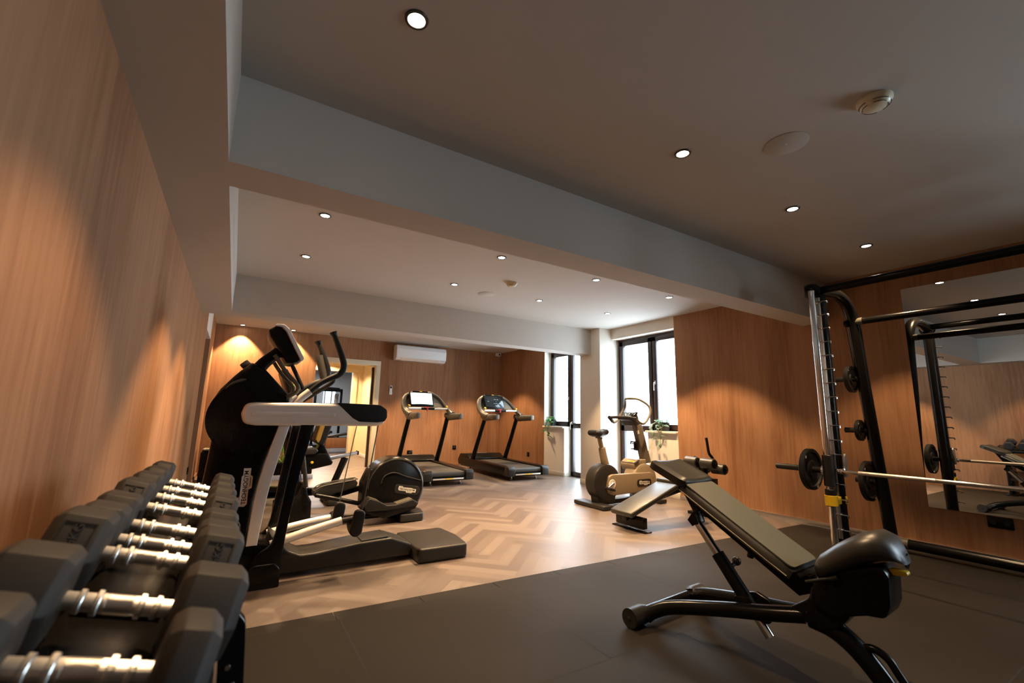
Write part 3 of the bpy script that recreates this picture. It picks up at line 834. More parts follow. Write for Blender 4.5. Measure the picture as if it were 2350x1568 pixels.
b.tube([(.085 + .212 * math.cos(a), 3.554, 1.075 + .212 * math.sin(a)) for a in [math.radians(98 + 6 * i) for i in range(13)]], [.003, .011, .010, .007, .002], 8, 2, flat=.4)
b.build('groove_highlight', 'olive', bo)  # paler arcs stand in for the highlights on the cover's ring grooves
b = MB()
b.tube([(.085 + (.268 - .0006 * i * i) * math.cos(a), 3.588, 1.075 + (.268 - .0006 * i * i) * math.sin(a)) for i, a in enumerate([math.radians(94 + 5 * i) for i in range(9)])], [.004, .012, .010, .007, .002], 8, 2, flat=.5)
b.build('groove_highlight', 'olive', bo)
b = MB(); b.prism(fillet([(.012, 1.40), (.075, 1.462), (.13, 1.43), (.10, 1.30), (.03, 1.33)], .015, 3), 3.60, 3.82, 'y', .02, 3); b.build('yoke', 'charcoal', bo)
b = MB(); b.lathe([(.0001, -.03), (.032, -.03), (.036, -.02), (.036, .02), (.032, .03), (.0001, .03)], (.045, 3.78, 1.45), (.7, 0, .7), 20); b.build('adjuster_knob', 'black_soft', bo)
b = MB(); b.tube([(.105, 3.70, 1.40), (.15, 3.70, 1.47), (.21, 3.70, 1.535), (.28, 3.70, 1.60)], [.048, .044, .040, .044], 16, 4); b.build('console_neck', 'black', ct)
b = MB(); b.prism(fillet([(.150, 1.70), (.185, 1.727), (.225, 1.733), (.262, 1.70), (.372, 1.505), (.362, 1.482), (.330, 1.470), (.284, 1.474), (.233, 1.553), (.165, 1.65)], .02, 3), 3.55, 3.85, 'y', .018, 3)
co = b.build('console', 'black', ct)
rimp = [(.182, 1.729), (.198, 1.742), (.246, 1.744), (.284, 1.710), (.394, 1.512), (.390, 1.494), (.372, 1.490), (.368, 1.508), (.262, 1.698), (.232, 1.728)]
b = MB(); b.prism(fillet(rimp, [.01, .012, .02, .03, .01, .008, .008, .008, .03, .02], 4), 3.52, 3.88, 'y', .006, 2); b.build('console_rim', 'white', co)
b = MB(); b.prism([(.288, 1.700), (.386, 1.524), (.388, 1.525), (.290, 1.702)], 3.56, 3.84, 'y'); b.build('display', 'screen', co)
for y, nm in ((3.55, 1), (3.85, 1)):
    b = MB(); b.tube([(.205, y, 1.52), (.284, y, 1.411), (.355, y, 1.335), (.378, y, 1.298), (.366, y, 1.262), (.31, y, 1.225)], .014, 12, 5); b.build('fixed_grip', 'olive', ct)
b = MB(); b.cyl((.335, 3.80, 1.50), (.44, 3.80, 1.30), .015, 12); b.build('console_stay', 'charcoal', ct)
# swinging levers with bent grips
for y, dx, dz in ((3.50, 0, 0), (3.90, -.045, -.02)):
    b = MB(); b.tube([(.30 + dx, y, 1.08 + dz), (.341 + dx, y, 1.146 + dz), (.396 + dx, y, 1.219 + dz), (.452 + dx, y, 1.272 + dz)], .026, 14, 3)
    lo = b.build('lever', 'silver', ct)
    b = MB(); b.tube([(.448 + dx, y, 1.268 + dz), (.516 + dx, y, 1.334 + dz), (.578 + dx, y, 1.374 + dz), (.632 + dx, y, 1.402 + dz), (.664 + dx, y, 1.435 + dz), (.670 + dx, y, 1.482 + dz), (.650 + dx, y, 1.546 + dz), (.612 + dx, y, 1.636 + dz), (.578 + dx, y, 1.712 + dz)],
             [.020, .020, .021, .023, .024, .024, .023, .021, .018], 14, 5)
    b.lathe([(.018, -.02), (.027, .006), (.027, .014), (.0001, .016)], (.578 + dx, y, 1.712 + dz), (-.42, 0, .9), 16)
    b.build('grip', 'black_soft', lo)
b = MB(); b.tube([(.604, 3.90, 1.395), (.589, 3.90, 1.44), (.557, 3.90, 1.55), (.548, 3.90, 1.585)], .031, 14, 3); b.build('foam_sleeve', 'olive', ct)
b = MB(); b.tube([(.44, 3.72, 1.21), (.50, 3.68, 1.258), (.56, 3.64, 1.305), (.615, 3.62, 1.35), (.63, 3.62, 1.38)], .016, 12, 4); b.build('inner_grip', 'charcoal', ct)
# long white rocker arms, one on each side
arm_o = fillet([(.042, 1.104), (.06, 1.175), (.13, 1.183), (.638, 1.192), (.95, 1.184), (1.0, 1.15), (1.003, 1.085), (.985, 1.045), (.93, 1.030), (.13, 1.028), (.06, 1.04)], [.04, .05, .05, 0, .05, .04, .04, .03, .03, .05, .05], 5)
for y0, y1, s_ in ((3.44, 3.535, -1), (3.875, 3.97, 1)):
    b = MB(); b.prism(arm_o, y0, y1, 'y', .030, 5); ao = b.build('rocker_arm', 'silver', ct)
    b = MB(); yy = y0 if s_ < 0 else y1
    b.prism(fillet([(.634, 1.196), (.95, 1.190), (1.002, 1.155), (1.007, 1.10), (.99, 1.066), (.93, 1.058), (.80, 1.062), (.752, 1.088)], [.006, .05, .03, .03, .03, .02, .02, .03], 4), y0 - .004, y1 + .004, 'y', .028, 5); b.build('arm_end_cover', 'black_soft', ao)
    b = MB(); b.prism(fillet([(.10, 1.088), (.63, 1.090), (.63, 1.126), (.10, 1.122)], .016, 4), yy - .005 if s_ < 0 else yy - .004, yy + .004 if s_ < 0 else yy + .005, 'y', .003, 2); b.build('arm_inlay', 'silver', ao)
# silver blades and outer posts, foot bar
bo_, bi_ = [(.277, 1.03), (.224, .814), (.187, .616), (.169, .423), (.159, .25)], [(.346, 1.03), (.298, .812), (.260, .612), (.238, .417), (.223, .25)]
oc = [tuple(p)[:2] for p in catmull([(*p, 0) for p in bo_], 4)]; ic = [tuple(p)[:2] for p in catmull([(*p, 0) for p in bi_], 4)]
for y0, y1 in ((3.505, 3.555), (3.855, 3.905)):
    b = MB(); b.prism(oc + ic[::-1], y0, y1, 'y', .008, 2); b.build('blade', 'silver', ct)
for y in (3.47, 3.94):
    b = MB(); L_ = [(.409, 1.04), (.366, .728), (.337, .475), (.305, .27), (.22, .20), (.20, .10)]; R_ = [(.499, 1.04), (.437, .725), (.401, .469), (.376, .223), (.372, .10)]
    lc = [tuple(p)[:2] for p in catmull([(*p, 0) for p in L_], 3)]; rc = [tuple(p)[:2] for p in catmull([(*p, 0) for p in R_], 3)]
    b.prism(lc + rc[::-1], y - .02, y + .02, 'y', .008, 2); b.build('post', 'black', ct)
b = MB(); b.prism(fillet([(.175, .0), (.37, .0), (.365, .11), (.33, .15), (.19, .15)], [.01, .01, .03, .03, .04], 4), 3.42, 3.98, 'y', .012, 3); b.build('front_foot', 'black', ct)
b = MB(); b.prism(fillet([(-.10, .02), (.38, .02), (.38, .22), (.16, .27), (-.10, .27)], .03, 3), 3.57, 3.85, 'y', .02, 3); b.build('gear_case', 'black', ct)
bt = [(.30, .30), (.36, .25), (.42, .18), (.50, .142), (.60, .142), (.90, .172), (1.14, .180), (1.30, .12), (1.30, .035), (.93, .03), (.30, .03)]
b = MB(); b.prism(fillet(bt, [0, .03, .06, .05, .03, .05, .06, .02, .02, 0, 0], 4), 3.56, 3.84, 'y', .018, 4); b.build('base_beam', 'charcoal', ct)
b = MB(); b.prism([(.92, .163), (1.12, .174), (1.12, .190), (.92, .180)], 3.585, 3.815, 'y', .004, 2); b.build('beam_pad', 'black_soft', ct)
b = MB(); b.prism(fillet([(1.312, 3.41), (1.722, 3.40), (1.755, 3.70), (1.722, 4.0), (1.312, 3.99)], [.03, .05, .2, .05, .03], 5), .004, .108, 'z', .016, 3); b.build('rear_platform', 'charcoal', ct)
# pedal tubes, pedals and their cables
for y, P, cup, cb in ((3.50, [(.30, .245), (.508, .302), (.745, .356)], (.835, .345), (.955, .872)), (3.86, [(.30, .240), (.55, .284), (.735, .306)], (.772, .345), (.883, .786))):
    b = MB(); b.tube([(p[0], y, p[1]) for p in P], .029, 16, 3); po = b.build('pedal_tube', 'silver', ct)
    e = P[-1]
    b = MB(); b.cyl((e[0] - .01, y, e[1] - .002), (cup[0] + .01, y, e[1] + .008), .022, 14); b.build('pedal_joint', 'charcoal', po)
    b = MB()
    b.prism(fillet([(cup[0] - .048, cup[1] - .075), (cup[0] + .036, cup[1] - .095), (cup[0] + .062, cup[1] + .08), (cup[0] - .018, cup[1] + .10)], .045, 6), y - .085, y - .045, 'y', .014, 3)
    b.tube([(cup[0], y - .07, cup[1] - .05), (cup[0], y, cup[1] - .045), (cup[0], y + .04, cup[1] - .02)], .045, 14, 2); b.build('pedal', 'black_soft', po)
    b = MB(); b.cyl((cb[0], y - .02 if y < 3.7 else y, 1.04), (cb[1] if y < 3.7 else .784, y - .055, cup[1] + .09), .0042, 8); b.build('cable', 'olive', ct)
logo(frame((.118, 3.583, .615), (.0, 0, 1), (-1, 0, 0)), .25, ct, False)
end()

# ------------------------------------------------------------------ second machine: elliptical trainer with the rear wheel housing
el = begin('elliptical_trainer', 'black elliptical trainer with a round rear wheel housing, behind the white armed cross trainer', 'elliptical trainer', (1.2, 4.98, 0))
WC = (1.54, .345)
b = MB(); b.lathe([(.0001, 0), (.27, 0), (.300, .01), (.318, .03), (.318, .26), (.300, .29), (.27, .30), (.0001, .30)], (WC[0] + .03, 4.86, WC[1]), (0, 1, 0), 56)
b.prism(fillet([(WC[0] - .24, .56), (WC[0] - .31, .40), (WC[0] - .31, .12), (WC[0], .06), (WC[0] + .2, .10), (WC[0] + .1, .5)], .05, 4), 4.885, 5.10, 'y', .02, 3)
wh = b.build('wheel_housing', 'black', el)
b = MB(); b.tube([(WC[0] - .155 + .02, 4.853, WC[1] + .05), (WC[0] - .115, 4.850, WC[1] + .115), (WC[0] - .06, 4.850, WC[1] + .150), (WC[0] + .02, 4.850, WC[1] + .155), (WC[0] + .12, 4.851, WC[1] + .115), (WC[0] + .305, 4.856, WC[1] + .062)], .006, 8, 4); b.build('housing_rib', 'charcoal', wh)
b = MB(); b.tube([(WC[0] + .03 + .296 * math.cos(math.radians(a)), 4.868, WC[1] + .296 * math.sin(math.radians(a))) for a in range(0, 181, 10)], .007, 8); b.build('housing_edge', 'charcoal', wh)
logo(frame((1.690, 4.852, .318), (1, 0, -.17), (.17, 0, 1)), .20, el)
b = MB(); b.prism(fillet([(1.60, 4.74), (1.86, 4.75), (1.91, 4.98), (1.86, 5.21), (1.60, 5.22)], [.02, .05, .15, .05, .02], 4), .006, .086, 'z', .014, 3); b.build('rear_foot', 'charcoal', el)
b = MB(); b.bx(.66, 1.62, 4.93, 5.03, .035, .085, .01); b.build('base_rail', 'black', el)
b = MB(); b.prism(fillet([(.42, .01), (.745, .01), (.735, .27), (.70, .33), (.675, .42), (.64, .43), (.60, .33), (.50, .27), (.42, .27)], [.02, .02, .02, .02, .02, .02, .02, .02, .02], 3), 4.84, 5.12, 'y', .02, 3); fb = b.build('front_case', 'black', el)
b = MB(); b.ball((.665, 4.93, .43), .028, 14); b.build('pivot_cap', 'charcoal', fb)
b = MB(); b.tube([(.60, 4.98, .30), (.52, 4.98, .75), (.45, 4.98, 1.05), (.40, 4.98, 1.28)], [.075, .06, .05, .045], 14, 3); b.build('mast', 'black', el)
b = MB(); b.box((.42, 4.98, 1.40), (.06, .42, .28), R3(-.35, 'Y'), .02); b.build('console', 'black', el)
for y, (px, pz, tl) in ((4.80, (1.40, .17, -.10)), (5.22, (1.00, .33, -.14))):
    ang = math.atan2(.06, .5)
    lv = MB()
    if y < 5: lv.prism(fillet([(1.16, .20), (1.22, .135), (1.43, .06), (1.76, .13), (1.80, .19), (1.76, .215), (1.45, .165), (1.25, .17)], .02, 3), y - .04, y + .04, 'y', .01, 2)
    else: lv.prism([(.86, .245), (.93, .20), (1.47, .33), (1.47, .37), (.90, .27)], y - .03, y + .03, 'y', .008, 2)
    lo = lv.build('pedal_lever', 'black', el)
    pd = MB()
    if y < 5:
        pd.prism(fillet([(1.21, .20), (1.262, .278), (1.36, .242), (1.445, .196), (1.54, .196), (1.715, .236), (1.775, .20), (1.765, .165), (1.45, .145), (1.24, .15)], [.02, .02, .02, .02, .02, .01, .02, .02, .02, .02], 3), y - .08, y + .08, 'y', .012, 3)
        pdo = pd.build('pedal', 'black_soft', lo)
        tp_ = MB(); tp_.prism([(1.55, .2), (1.715, .24), (1.717, .236), (1.552, .196)], y - .065, y + .065, 'y'); tp_.build('tread', 'olive', pdo)
        tp_ = MB(); tp_.prism([(1.275, .279), (1.36, .246), (1.36, .240), (1.272, .272)], y - .07, y + .07, 'y'); tp_.build('toe_pad', 'olive', pdo)
    else:
        pd.prism(fillet([(.787, .305), (.89, .362), (1.212, .408), (1.235, .375), (1.217, .330), (.90, .25), (.80, .262)], [.03, .03, .01, .02, .02, .02, .02], 4), y - .08, y + .08, 'y', .01, 3)
        pdo = pd.build('pedal', 'charcoal', lo)
        rm_ = MB(); rm_.tube([(.80, y - .07, .315), (.89, y - .078, .366), (1.20, y - .078, .411), (1.222, y, .414), (1.20, y + .078, .411), (.89, y + .078, .366), (.80, y + .07, .315)], .006, 8, 3, True); rm_.build('pedal_rim', 'olive', pdo)
b = MB(); b.tube([(.80, 5.06, .29), (1.0, 5.06, .24), (1.33, 5.06, .15)], .022, 12, 2); b.build('link_rod', 'black', el)
for y in (4.74, 5.22):
    b = MB(); b.tube([(.66, y, .42), (.60, y, .75), (.52, y, 1.05), (.46, y, 1.20)], [.02, .018, .018, .016], 10, 3); b.build('swing_arm', 'charcoal', el)
end()

# ------------------------------------------------------------------ recumbent bike further back
rb = begin('recumbent_bike', 'black recumbent bike with a chrome seat rail, between the elliptical and the back doorway', 'exercise bike', (.9, 6.25, 0))
b = MB(); b.prism(fillet([(.70, .60), (.78, .624), (1.05, .62), (1.135, .51), (1.118, .478), (.90, .432), (.84, .455)], [.02, .02, .03, .02, .02, .03, .02], 4), 6.08, 6.42, 'y', .025, 3); b.build('seat_carriage', 'black', rb)
b = MB(); b.prism(fillet([(.972, .73), (1.02, .72), (1.13, .53), (1.05, .52), (.92, .60)], .015, 3), 6.15, 6.35, 'y', .02, 3); b.build('seat_bracket', 'black', rb)
b = MB(); b.prism(fillet([(.985, 1.17), (.955, 1.0), (.920, .86), (.905, .78), (.93, .735), (1.0, .725), (1.03, .80), (1.075, .95), (1.115, 1.15)], [.04, .03, .03, .03, .03, .02, .02, .02, .04], 4), 6.05, 6.45, 'y', .03, 3); b.build('backrest', 'black_soft', rb)
b = MB(); b.prism(fillet([(.905, .79), (.93, .745), (.955, .79), (.99, .95), (1.02, 1.15), (.985, 1.16), (.95, .99), (.92, .86)], .012, 3), 6.04, 6.12, 'y', .01, 2); b.build('side_bolster', 'amber', rb)
b = MB(); b.prism(fillet([(.64, .64), (.70, .69), (.92, .69), (.95, .65), (.90, .615), (.66, .61)], .02, 3), 6.05, 6.45, 'y', .03, 3); b.build('seat_cushion', 'leather', rb)
b = MB(); b.prism([(.60, .42), (1.46, .590), (1.46, .625), (.60, .465)], 6.20, 6.30, 'y', .008, 2); b.build('seat_rail', 'alu', rb)
b = MB(); b.bx(1.452, 1.47, 6.192, 6.308, .582, .632, .006); b.build('rail_cap', 'black', rb)
b = MB(); b.tube([(1.31, 6.25, .55), (1.25, 6.25, .38), (1.17, 6.25, .16), (1.13, 6.25, .05)], [.045, .042, .042, .045], 14, 2); b.build('rear_strut', 'black', rb)
b = MB(); b.bx(.02, 1.16, 6.20, 6.30, .10, .19, .02); b.prism([(.30, .25), (1.17, .17), (1.17, .10), (.30, .10)], 6.20, 6.30, 'y', .01, 2); b.build('main_beam', 'black', rb)
b = MB(); b.prism(fillet([(1.08, 5.95), (1.22, 5.95), (1.22, 6.55), (1.08, 6.55)], .05, 4), .006, .06, 'z', .012, 2); b.build('stabiliser', 'charcoal', rb)
b = MB(); b.bx(.0, .12, 5.97, 6.53, .006, .06, .012); b.build('stabiliser', 'charcoal', rb)
b = MB(); b.ball((.886, 6.075, .515), (.018, .012, .018), 12); b.build('release_knob', 'yellow', rb)
b = MB(); b.lathe([(.0001, 0), (.20, 0), (.23, .02), (.23, .22), (.20, .24), (.0001, .24)], (.16, 6.13, .40), (0, 1, 0), 40); b.build('flywheel_cover', 'black', rb)
b = MB(); b.tube([(.18, 6.25, .56), (.24, 6.25, .80), (.29, 6.25, 1.0)], .05, 12, 2); b.build('mast', 'black', rb)
b = MB(); b.box((.30, 6.25, 1.08), (.06, .40, .24), R3(-.4, 'Y'), .02); b.build('console', 'black', rb)
for s_ in (-1, 1):
    b = MB(); b.box((.42, 6.25 + s_ * .19, .48 - s_ * .05), (.10, .09, .03), None, .008); b.tube([(.16, 6.25 + s_ * .13, .40), (.40, 6.25 + s_ * .15, .48 - s_ * .05)], .014, 8); b.build('pedal', 'black_soft', rb)
end()

# ------------------------------------------------------------------ treadmills
def treadmill(cx, y0, label, bright):
    """cx: middle, y0: rear edge; the runner looks along +y"""
    t = begin('treadmill', label, 'treadmill', (cx, y0 + 1.0, 0), 'treadmills facing the back wall')
    hw = .435
    def X(v): return cx + v
    for s_ in (-1, 1):
        b = MB(); xa, xb = sorted((X(s_ * .30), X(s_ * hw)))
        side = fillet([(y0 + .02, .085), (y0 + 1.95, .085), (y0 + 2.0, .25), (y0 + 1.5, .255), (y0 + .02, .235)], .02, 3)
        b.prism(side, xa, xb, 'x', .018, 3); so = b.build('side_rail', 'black', t)
        b = MB(); b.prism(fillet([(y0 - .025, .075), (y0 + .10, .075), (y0 + .13, .15), (y0 + .10, .245), (y0 + .01, .245), (y0 - .03, .20)], [.03, .01, .01, .01, .04, .05], 4), xa - .003, xb + .003, 'x', .012, 3); b.build('end_cap', 'charcoal', so)
    b = MB(); b.bx(X(-.30), X(.30), y0 + .05, y0 + 1.9, .09, .20, .01); b.build('deck', 'black', t)
    b = MB(); b.prism(fillet([(y0 + .015, .125), (y0 + 1.62, .14), (y0 + 1.62, .226), (y0 + .015, .212)], [.04, .01, .01, .042], 6), X(-.285), X(.285), 'x'); b.build('running_belt', 'belt', t)
    b = MB(); b.bx(X(-.30), X(.30), y0 - .01, y0 + .05, .075, .128, .008); rb_ = b.build('rear_bumper', 'black', t)
    b = MB(); b.bx(X(-.28), X(.26), y0 - .013, y0 - .008, .095, .118, .001); st = b.build('name_strip', 'silver', rb_)
    b = MB(); b.prism(fillet([(X(-.075), .098), (X(.075), .098), (X(.075), .117), (X(-.075), .117)], .006, 3), y0 - .0145, y0 - .012, 'y'); b.build('yellow_tag', 'yellow', st)
    b = MB(); b.prism(fillet([(y0 + 1.60, .10), (y0 + 2.10, .10), (y0 + 2.14, .20), (y0 + 2.02, .33), (y0 + 1.72, .345), (y0 + 1.56, .26)], [.02, .04, .06, .06, .05, .02], 4), X(-.42), X(.42), 'x', .035, 4); hd = b.build('motor_hood', 'black', t)
    b = MB(); b.prism([(X(-.12), y0 + 1.74), (X(.12), y0 + 1.74), (X(.10), y0 + 1.84), (X(-.10), y0 + 1.84)], .340, .3475, 'z', .001, 1); b.build('hood_badge', 'olive', hd)
    for s_ in (-1, 1):
        b = MB(); b.tube([(X(s_ * .385), y0 + 1.52, .18), (X(s_ * .385), y0 + 1.28, .62), (X(s_ * .375), y0 + 1.02, 1.10)], [.048, .042, .040], 14, 3); b.build('upright', 'black_metal', t)
        b = MB(); P = [(X(s_ * .385), y0 + 1.12, 1.13), (X(s_ * .395), y0 + .98, 1.10), (X(s_ * .40), y0 + .78, 1.105), (X(s_ * .40), y0 + .50, 1.115)]
        b.tube(P, [.054, .066, .062, .054], 14, 4, flat=.75); h = b.build('handrail', 'olive', t)
        b = MB(); b.box((X(s_ * .40), y0 + .49, 1.115), (.075, .05, .09), None, .018); b.build('handrail_tip', 'taupe', h)
        b = MB(); b.box((X(s_ * .435), y0 + .66, 1.10), (.012, .07, .035), None, .006); b.build('speed_switch', 'yellow', h)
    # console: a wide loop rising from the handrails with a dished panel
    b = MB()
    loop = [(X(-.40), y0 + .86, 1.12), (X(-.435), y0 + 1.03, 1.18), (X(-.455), y0 + 1.14, 1.29), (X(-.425), y0 + 1.21, 1.42), (X(-.33), y0 + 1.25, 1.50), (X(-.18), y0 + 1.27, 1.535), (X(.0), y0 + 1.27, 1.54), (X(.14), y0 + 1.26, 1.52), (X(.26), y0 + 1.22, 1.44), (X(.34), y0 + 1.13, 1.32), (X(.40), y0 + 1.0, 1.20), (X(.42), y0 + .90, 1.14)]
    b.tube(loop, [.056, .056, .050, .046, .042, .036, .034, .034, .036, .040, .046, .055], 14, 5); lp = b.build('console_hoop', 'olive', t)
    b = MB(); q = [(X(-.40), y0 + 1.09, 1.22), (X(-.41), y0 + 1.20, 1.38), (X(-.32), y0 + 1.26, 1.49), (X(.12), y0 + 1.27, 1.51), (X(.25), y0 + 1.22, 1.42), (X(.37), y0 + 1.07, 1.24)]
    q2 = [(x, y + .035, z - .01) for x, y, z in q]; n = len(q)
    b.add(q + q2, [tuple(range(n)), tuple(range(n, 2 * n))[::-1]] + [(i, (i + 1) % n, n + (i + 1) % n, n + i) for i in range(n)]); pn = b.build('console_panel', 'taupe', t)
    sm_ = frame((X(-.12), y0 + 1.135, 1.41), (1, 0, 0), (0, math.sin(.42), math.cos(.42)))
    b = MB(); b.box((0, 0, 0), (.46, .29, .035), sm_, .008); sc_ = b.build('screen_housing', 'black', t)
    b = MB(); b.box((0, .008, .0185), (.42, .235, .003), sm_, .001); dp = b.build('display', 'screen_bright' if bright else 'screen', sc_)
    if bright:
        b = MB(); b.box((.04, .02, .0203), (.16, .10, .0006), sm_); b.build('display_panel', emit('screen_panel', (.93, .97, 1.0), 1.0), dp)
        b = MB(); b.tube([(-.20, -.118, .021), (-.05, -.108, .021), (.06, -.108, .021), (.20, -.116, .021)], .004, 8, 3); b.v = [tuple(sm_ @ Vector(p)) for p in b.v]; b.build('display_lip', 'slot', dp)
    else:
        b = MB()
        for gx, gy, gw in [(.00, .055, .020), (.035, .055, .016), (.075, .055, .022), (.035, .01, .006), (-.02, -.035, .014), (.025, -.035, .018), (.065, -.035, .012), (.11, -.035, .020), (-.15, .01, .05), (.02, -.085, .05)]:
            b.box((gx + .01, gy, .0205), (gw * .7, .012 if gw < .04 else .006, .0008), sm_)
        b.build('display_glyphs', 'screen_glow', dp)
    b = MB(); b.box((-.01, .158, .0), (.30, .022, .03), sm_, .004); b.build('camera_bar', 'black', sc_)
    b = MB(); b.box((.0, .158, .017), (.05, .012, .004), sm_, .001); b.build('maker_tag', 'yellow', sc_)
    b = MB(); b.tube([(X(-.39), y0 + 1.02, 1.235), (X(.36), y0 + 1.02, 1.245)], .019, 12); br = b.build('grab_bar', 'silver', t)
    b = MB(); b.cyl((X(-.16), y0 + 1.02, 1.238), (X(.10), y0 + 1.02, 1.24), .0205, 12); b.build('bar_sleeve', 'black', br)
    b = MB(); b.box((X(-.06), y0 + .998, 1.262), (.10, .03, .018), None, .006); b.box((X(-.05), y0 + .99, 1.225), (.03, .02, .05), None, .006); b.build('stop_button', 'red', t)
    b = MB(); b.lathe([(.030, 0), (.034, .01), (.034, .03), (.03, .035), (.0001, .03)], (X(.16), y0 + 1.09, 1.235), (0, -.3, 1), 18); b.build('bottle_cup', 'black', t)
    for s_, x in ((-1, -.40), (1, .335)):
        b = MB(); b.ball((X(x), y0 + .985, 1.285), (.024, .018, .022), 12); b.build('speed_lever', 'yellow', t)
    if bright:
        b = MB(); b.tube([(X(-.05), y0 + .985, 1.22), (X(-.052), y0 + .97, 1.08), (X(-.055), y0 + .97, .975)], .0018, 6); b.add([(X(-.055), y0 + .97, .98), (X(-.04), y0 + .965, 1.0), (X(-.07), y0 + .965, .955), (X(-.05), y0 + .968, .97)], [(0, 1, 2), (0, 2, 3)]); b.build('safety_cord', 'red', t)
    for dx in (-.25, .28):
        for dy in (.18, 1.85):
            b = MB(); b.lathe([(.028, 0), (.03, .012), (.014, .02), (.012, .09), (.0001, .09)], (X(dx), y0 + dy, 0), (0, 0, 1), 14); b.build('foot', 'alu' if dy < 1 else 'black', t)
    end()
treadmill(3.09, 6.88, 'dark treadmill with a bright white screen and a hanging red cord, below the air conditioner', True)
treadmill(4.665, 6.90, 'dark treadmill with a dark glyph screen, in the corner beside the window', False)

# ------------------------------------------------------------------ upright bike
ub = begin('upright_bike', 'khaki upright exercise bike with a black saddle standing in front of the window', 'exercise bike', (4.5, 4.52, 0))
b = MB(); b.lathe([(.0001, 0), (.20, 0), (.228, .015), (.235, .04), (.235, .16), (.228, .185), (.20, .20), (.0001, .20)], (4.245, 4.42, .300), (0, 1, 0), 48); b.build('crank_housing', 'charcoal', ub)
b = MB(); b.prism(fillet([(4.06, .30), (4.10, .04), (4.40, .04), (4.42, .30)], .03, 3), 4.45, 4.59, 'y', .015, 2); b.build('housing_skirt', 'charcoal', ub)
b = MB(); b.lathe([(.0001, 0), (.20, 0), (.225, .015), (.232, .04), (.232, .18), (.225, .205), (.20, .22), (.0001, .22)], (4.945, 4.41, .290), (0, 1, 0), 48); fh = b.build('flywheel_housing', 'khaki', ub)
b = MB(); b.prism(fillet([(4.78, .42), (4.74, .52), (4.83, .575), (5.0, .575), (5.0, .45)], [.04, .05, .03, .02, .02], 4), 4.44, 4.70, 'y', .02, 3); hs_ = b.build('housing_hood', 'khaki', fh)
b = MB(); b.box((4.80, 4.55, .545), (.10, .26, .012), R3(-.5, 'Y'), .004); lb = b.build('hood_label', 'slot', hs_)
b = MB(); b.box((4.797, 4.53, .553), (.04, .13, .003), R3(-.5, 'Y'), .001); b.build('label_text_strip', 'yellow', lb)
b = MB(); b.prism(fillet([(4.205, .25), (4.24, .39), (4.30, .405), (5.02, .405), (5.09, .37), (5.10, .20), (5.06, .155), (4.31, .142), (4.23, .17)], [.08, .05, .03, .05, .06, .06, .05, .05, .05], 5), 4.385, 4.44, 'y', .012, 3); bc = b.build('belt_cover', 'khaki', ub)
b = MB(); b.lathe([(.0001, 0), (.055, 0), (.062, .006), (.062, .02)], (4.285, 4.38, .285), (0, 1, 0), 28); b.build('crank_disc', 'silver', bc)
logo(frame((4.88, 4.383, .272), (1, 0, 0), (0, 0, 1)), .20, bc)
b = MB(); b.tube([(4.275, 4.365, .29), (4.20, 4.355, .255), (4.165, 4.35, .24)], [.02, .014, .014], 10, 2); b.ball((4.28, 4.365, .29), .022, 12); ck = b.build('crank', 'chrome', ub)
b = MB(); b.box((4.155, 4.29, .245), (.10, .10, .028), R3(.3, 'Y'), .008); b.build('pedal', 'black_soft', ck)
b = MB(); b.tube([(4.285, 4.66, .285), (4.37, 4.675, .34)], .014, 8); b.box((4.38, 4.735, .34), (.10, .10, .028), None, .008); b.build('far_crank', 'black', ub)
b = MB(); b.tube([(4.305, 4.52, .48), (4.265, 4.52, .62), (4.235, 4.52, .74)], [.055, .050, .046], 20, 2); sp = b.build('seat_tube', 'khaki', ub)
b = MB(); b.tube([(4.235, 4.52, .73), (4.215, 4.52, .80), (4.195, 4.52, .865)], .030, 16, 2); b.box((4.185, 4.52, .872), (.09, .05, .025), R3(.15, 'Y'), .006); b.build('seat_post', 'khaki', sp)
sd = MB()
outl = [(4.05, 0, .075), (4.06, .085, .075), (4.10, .11, .075), (4.16, .10, .075), (4.22, .055, .05), (4.30, .030, .035), (4.35, .018, .03), (4.355, 0, .03)]
ring = [(x, y) for x, y, _ in outl] + [(x, -y) for x, y, _ in outl[-2:0:-1]]
vs = []; n = len(ring)
for lvl, (sc2, z) in enumerate(((.55, .885), (.9, .905), (1.0, .93), (.98, .95), (.86, .968), (.5, .976))):
    for (x, y) in ring: vs.append((4.17 + (x - 4.17) * sc2, 4.52 + y * sc2, z + (.012 if x > 4.3 else 0) - (.008 if 4.15 < x < 4.25 and z > .94 else 0)))
fs = [tuple(range(n))[::-1], tuple(range(5 * n, 6 * n))]
for l_ in range(5):
    for i in range(n): fs.append((l_ * n + i, l_ * n + (i + 1) % n, (l_ + 1) * n + (i + 1) % n, (l_ + 1) * n + i))
sd.add(vs, fs); sd.build('saddle', 'black_soft', ub)
b = MB(); b.prism([(5.00, .50), (5.15, .52), (4.975, 1.06), (4.84, 1.06)], 4.475, 4.565, 'y', .018, 3); fp = b.build('handlebar_mast', 'taupe', ub)
b = MB(); b.box((4.882, 4.47, .945), (.035, .004, .05), R3(-.3, 'Y'), .001); b.build('mast_sticker', 'white', fp)
b = MB(); b.lathe([(.042, -.01), (.042, .008)], (4.83, 4.52, .805), (.3, 0, 1), 20); b.tube([(4.83 + .042 * math.cos(a), 4.52 + .042 * math.sin(a), .795 + .01 * math.cos(a)) for a in [i * PI / 6 for i in range(12)]], .007, 8, 1, True)
b.tube([(4.84 + .04 * math.cos(a), 4.52 + .04 * math.sin(a), .715) for a in [i * PI / 6 for i in range(12)]], .008, 8, 1, True); b.bx(4.86, 4.91, 4.49, 4.55, .69, .82, .01); b.build('bottle_holder', 'black', ub)
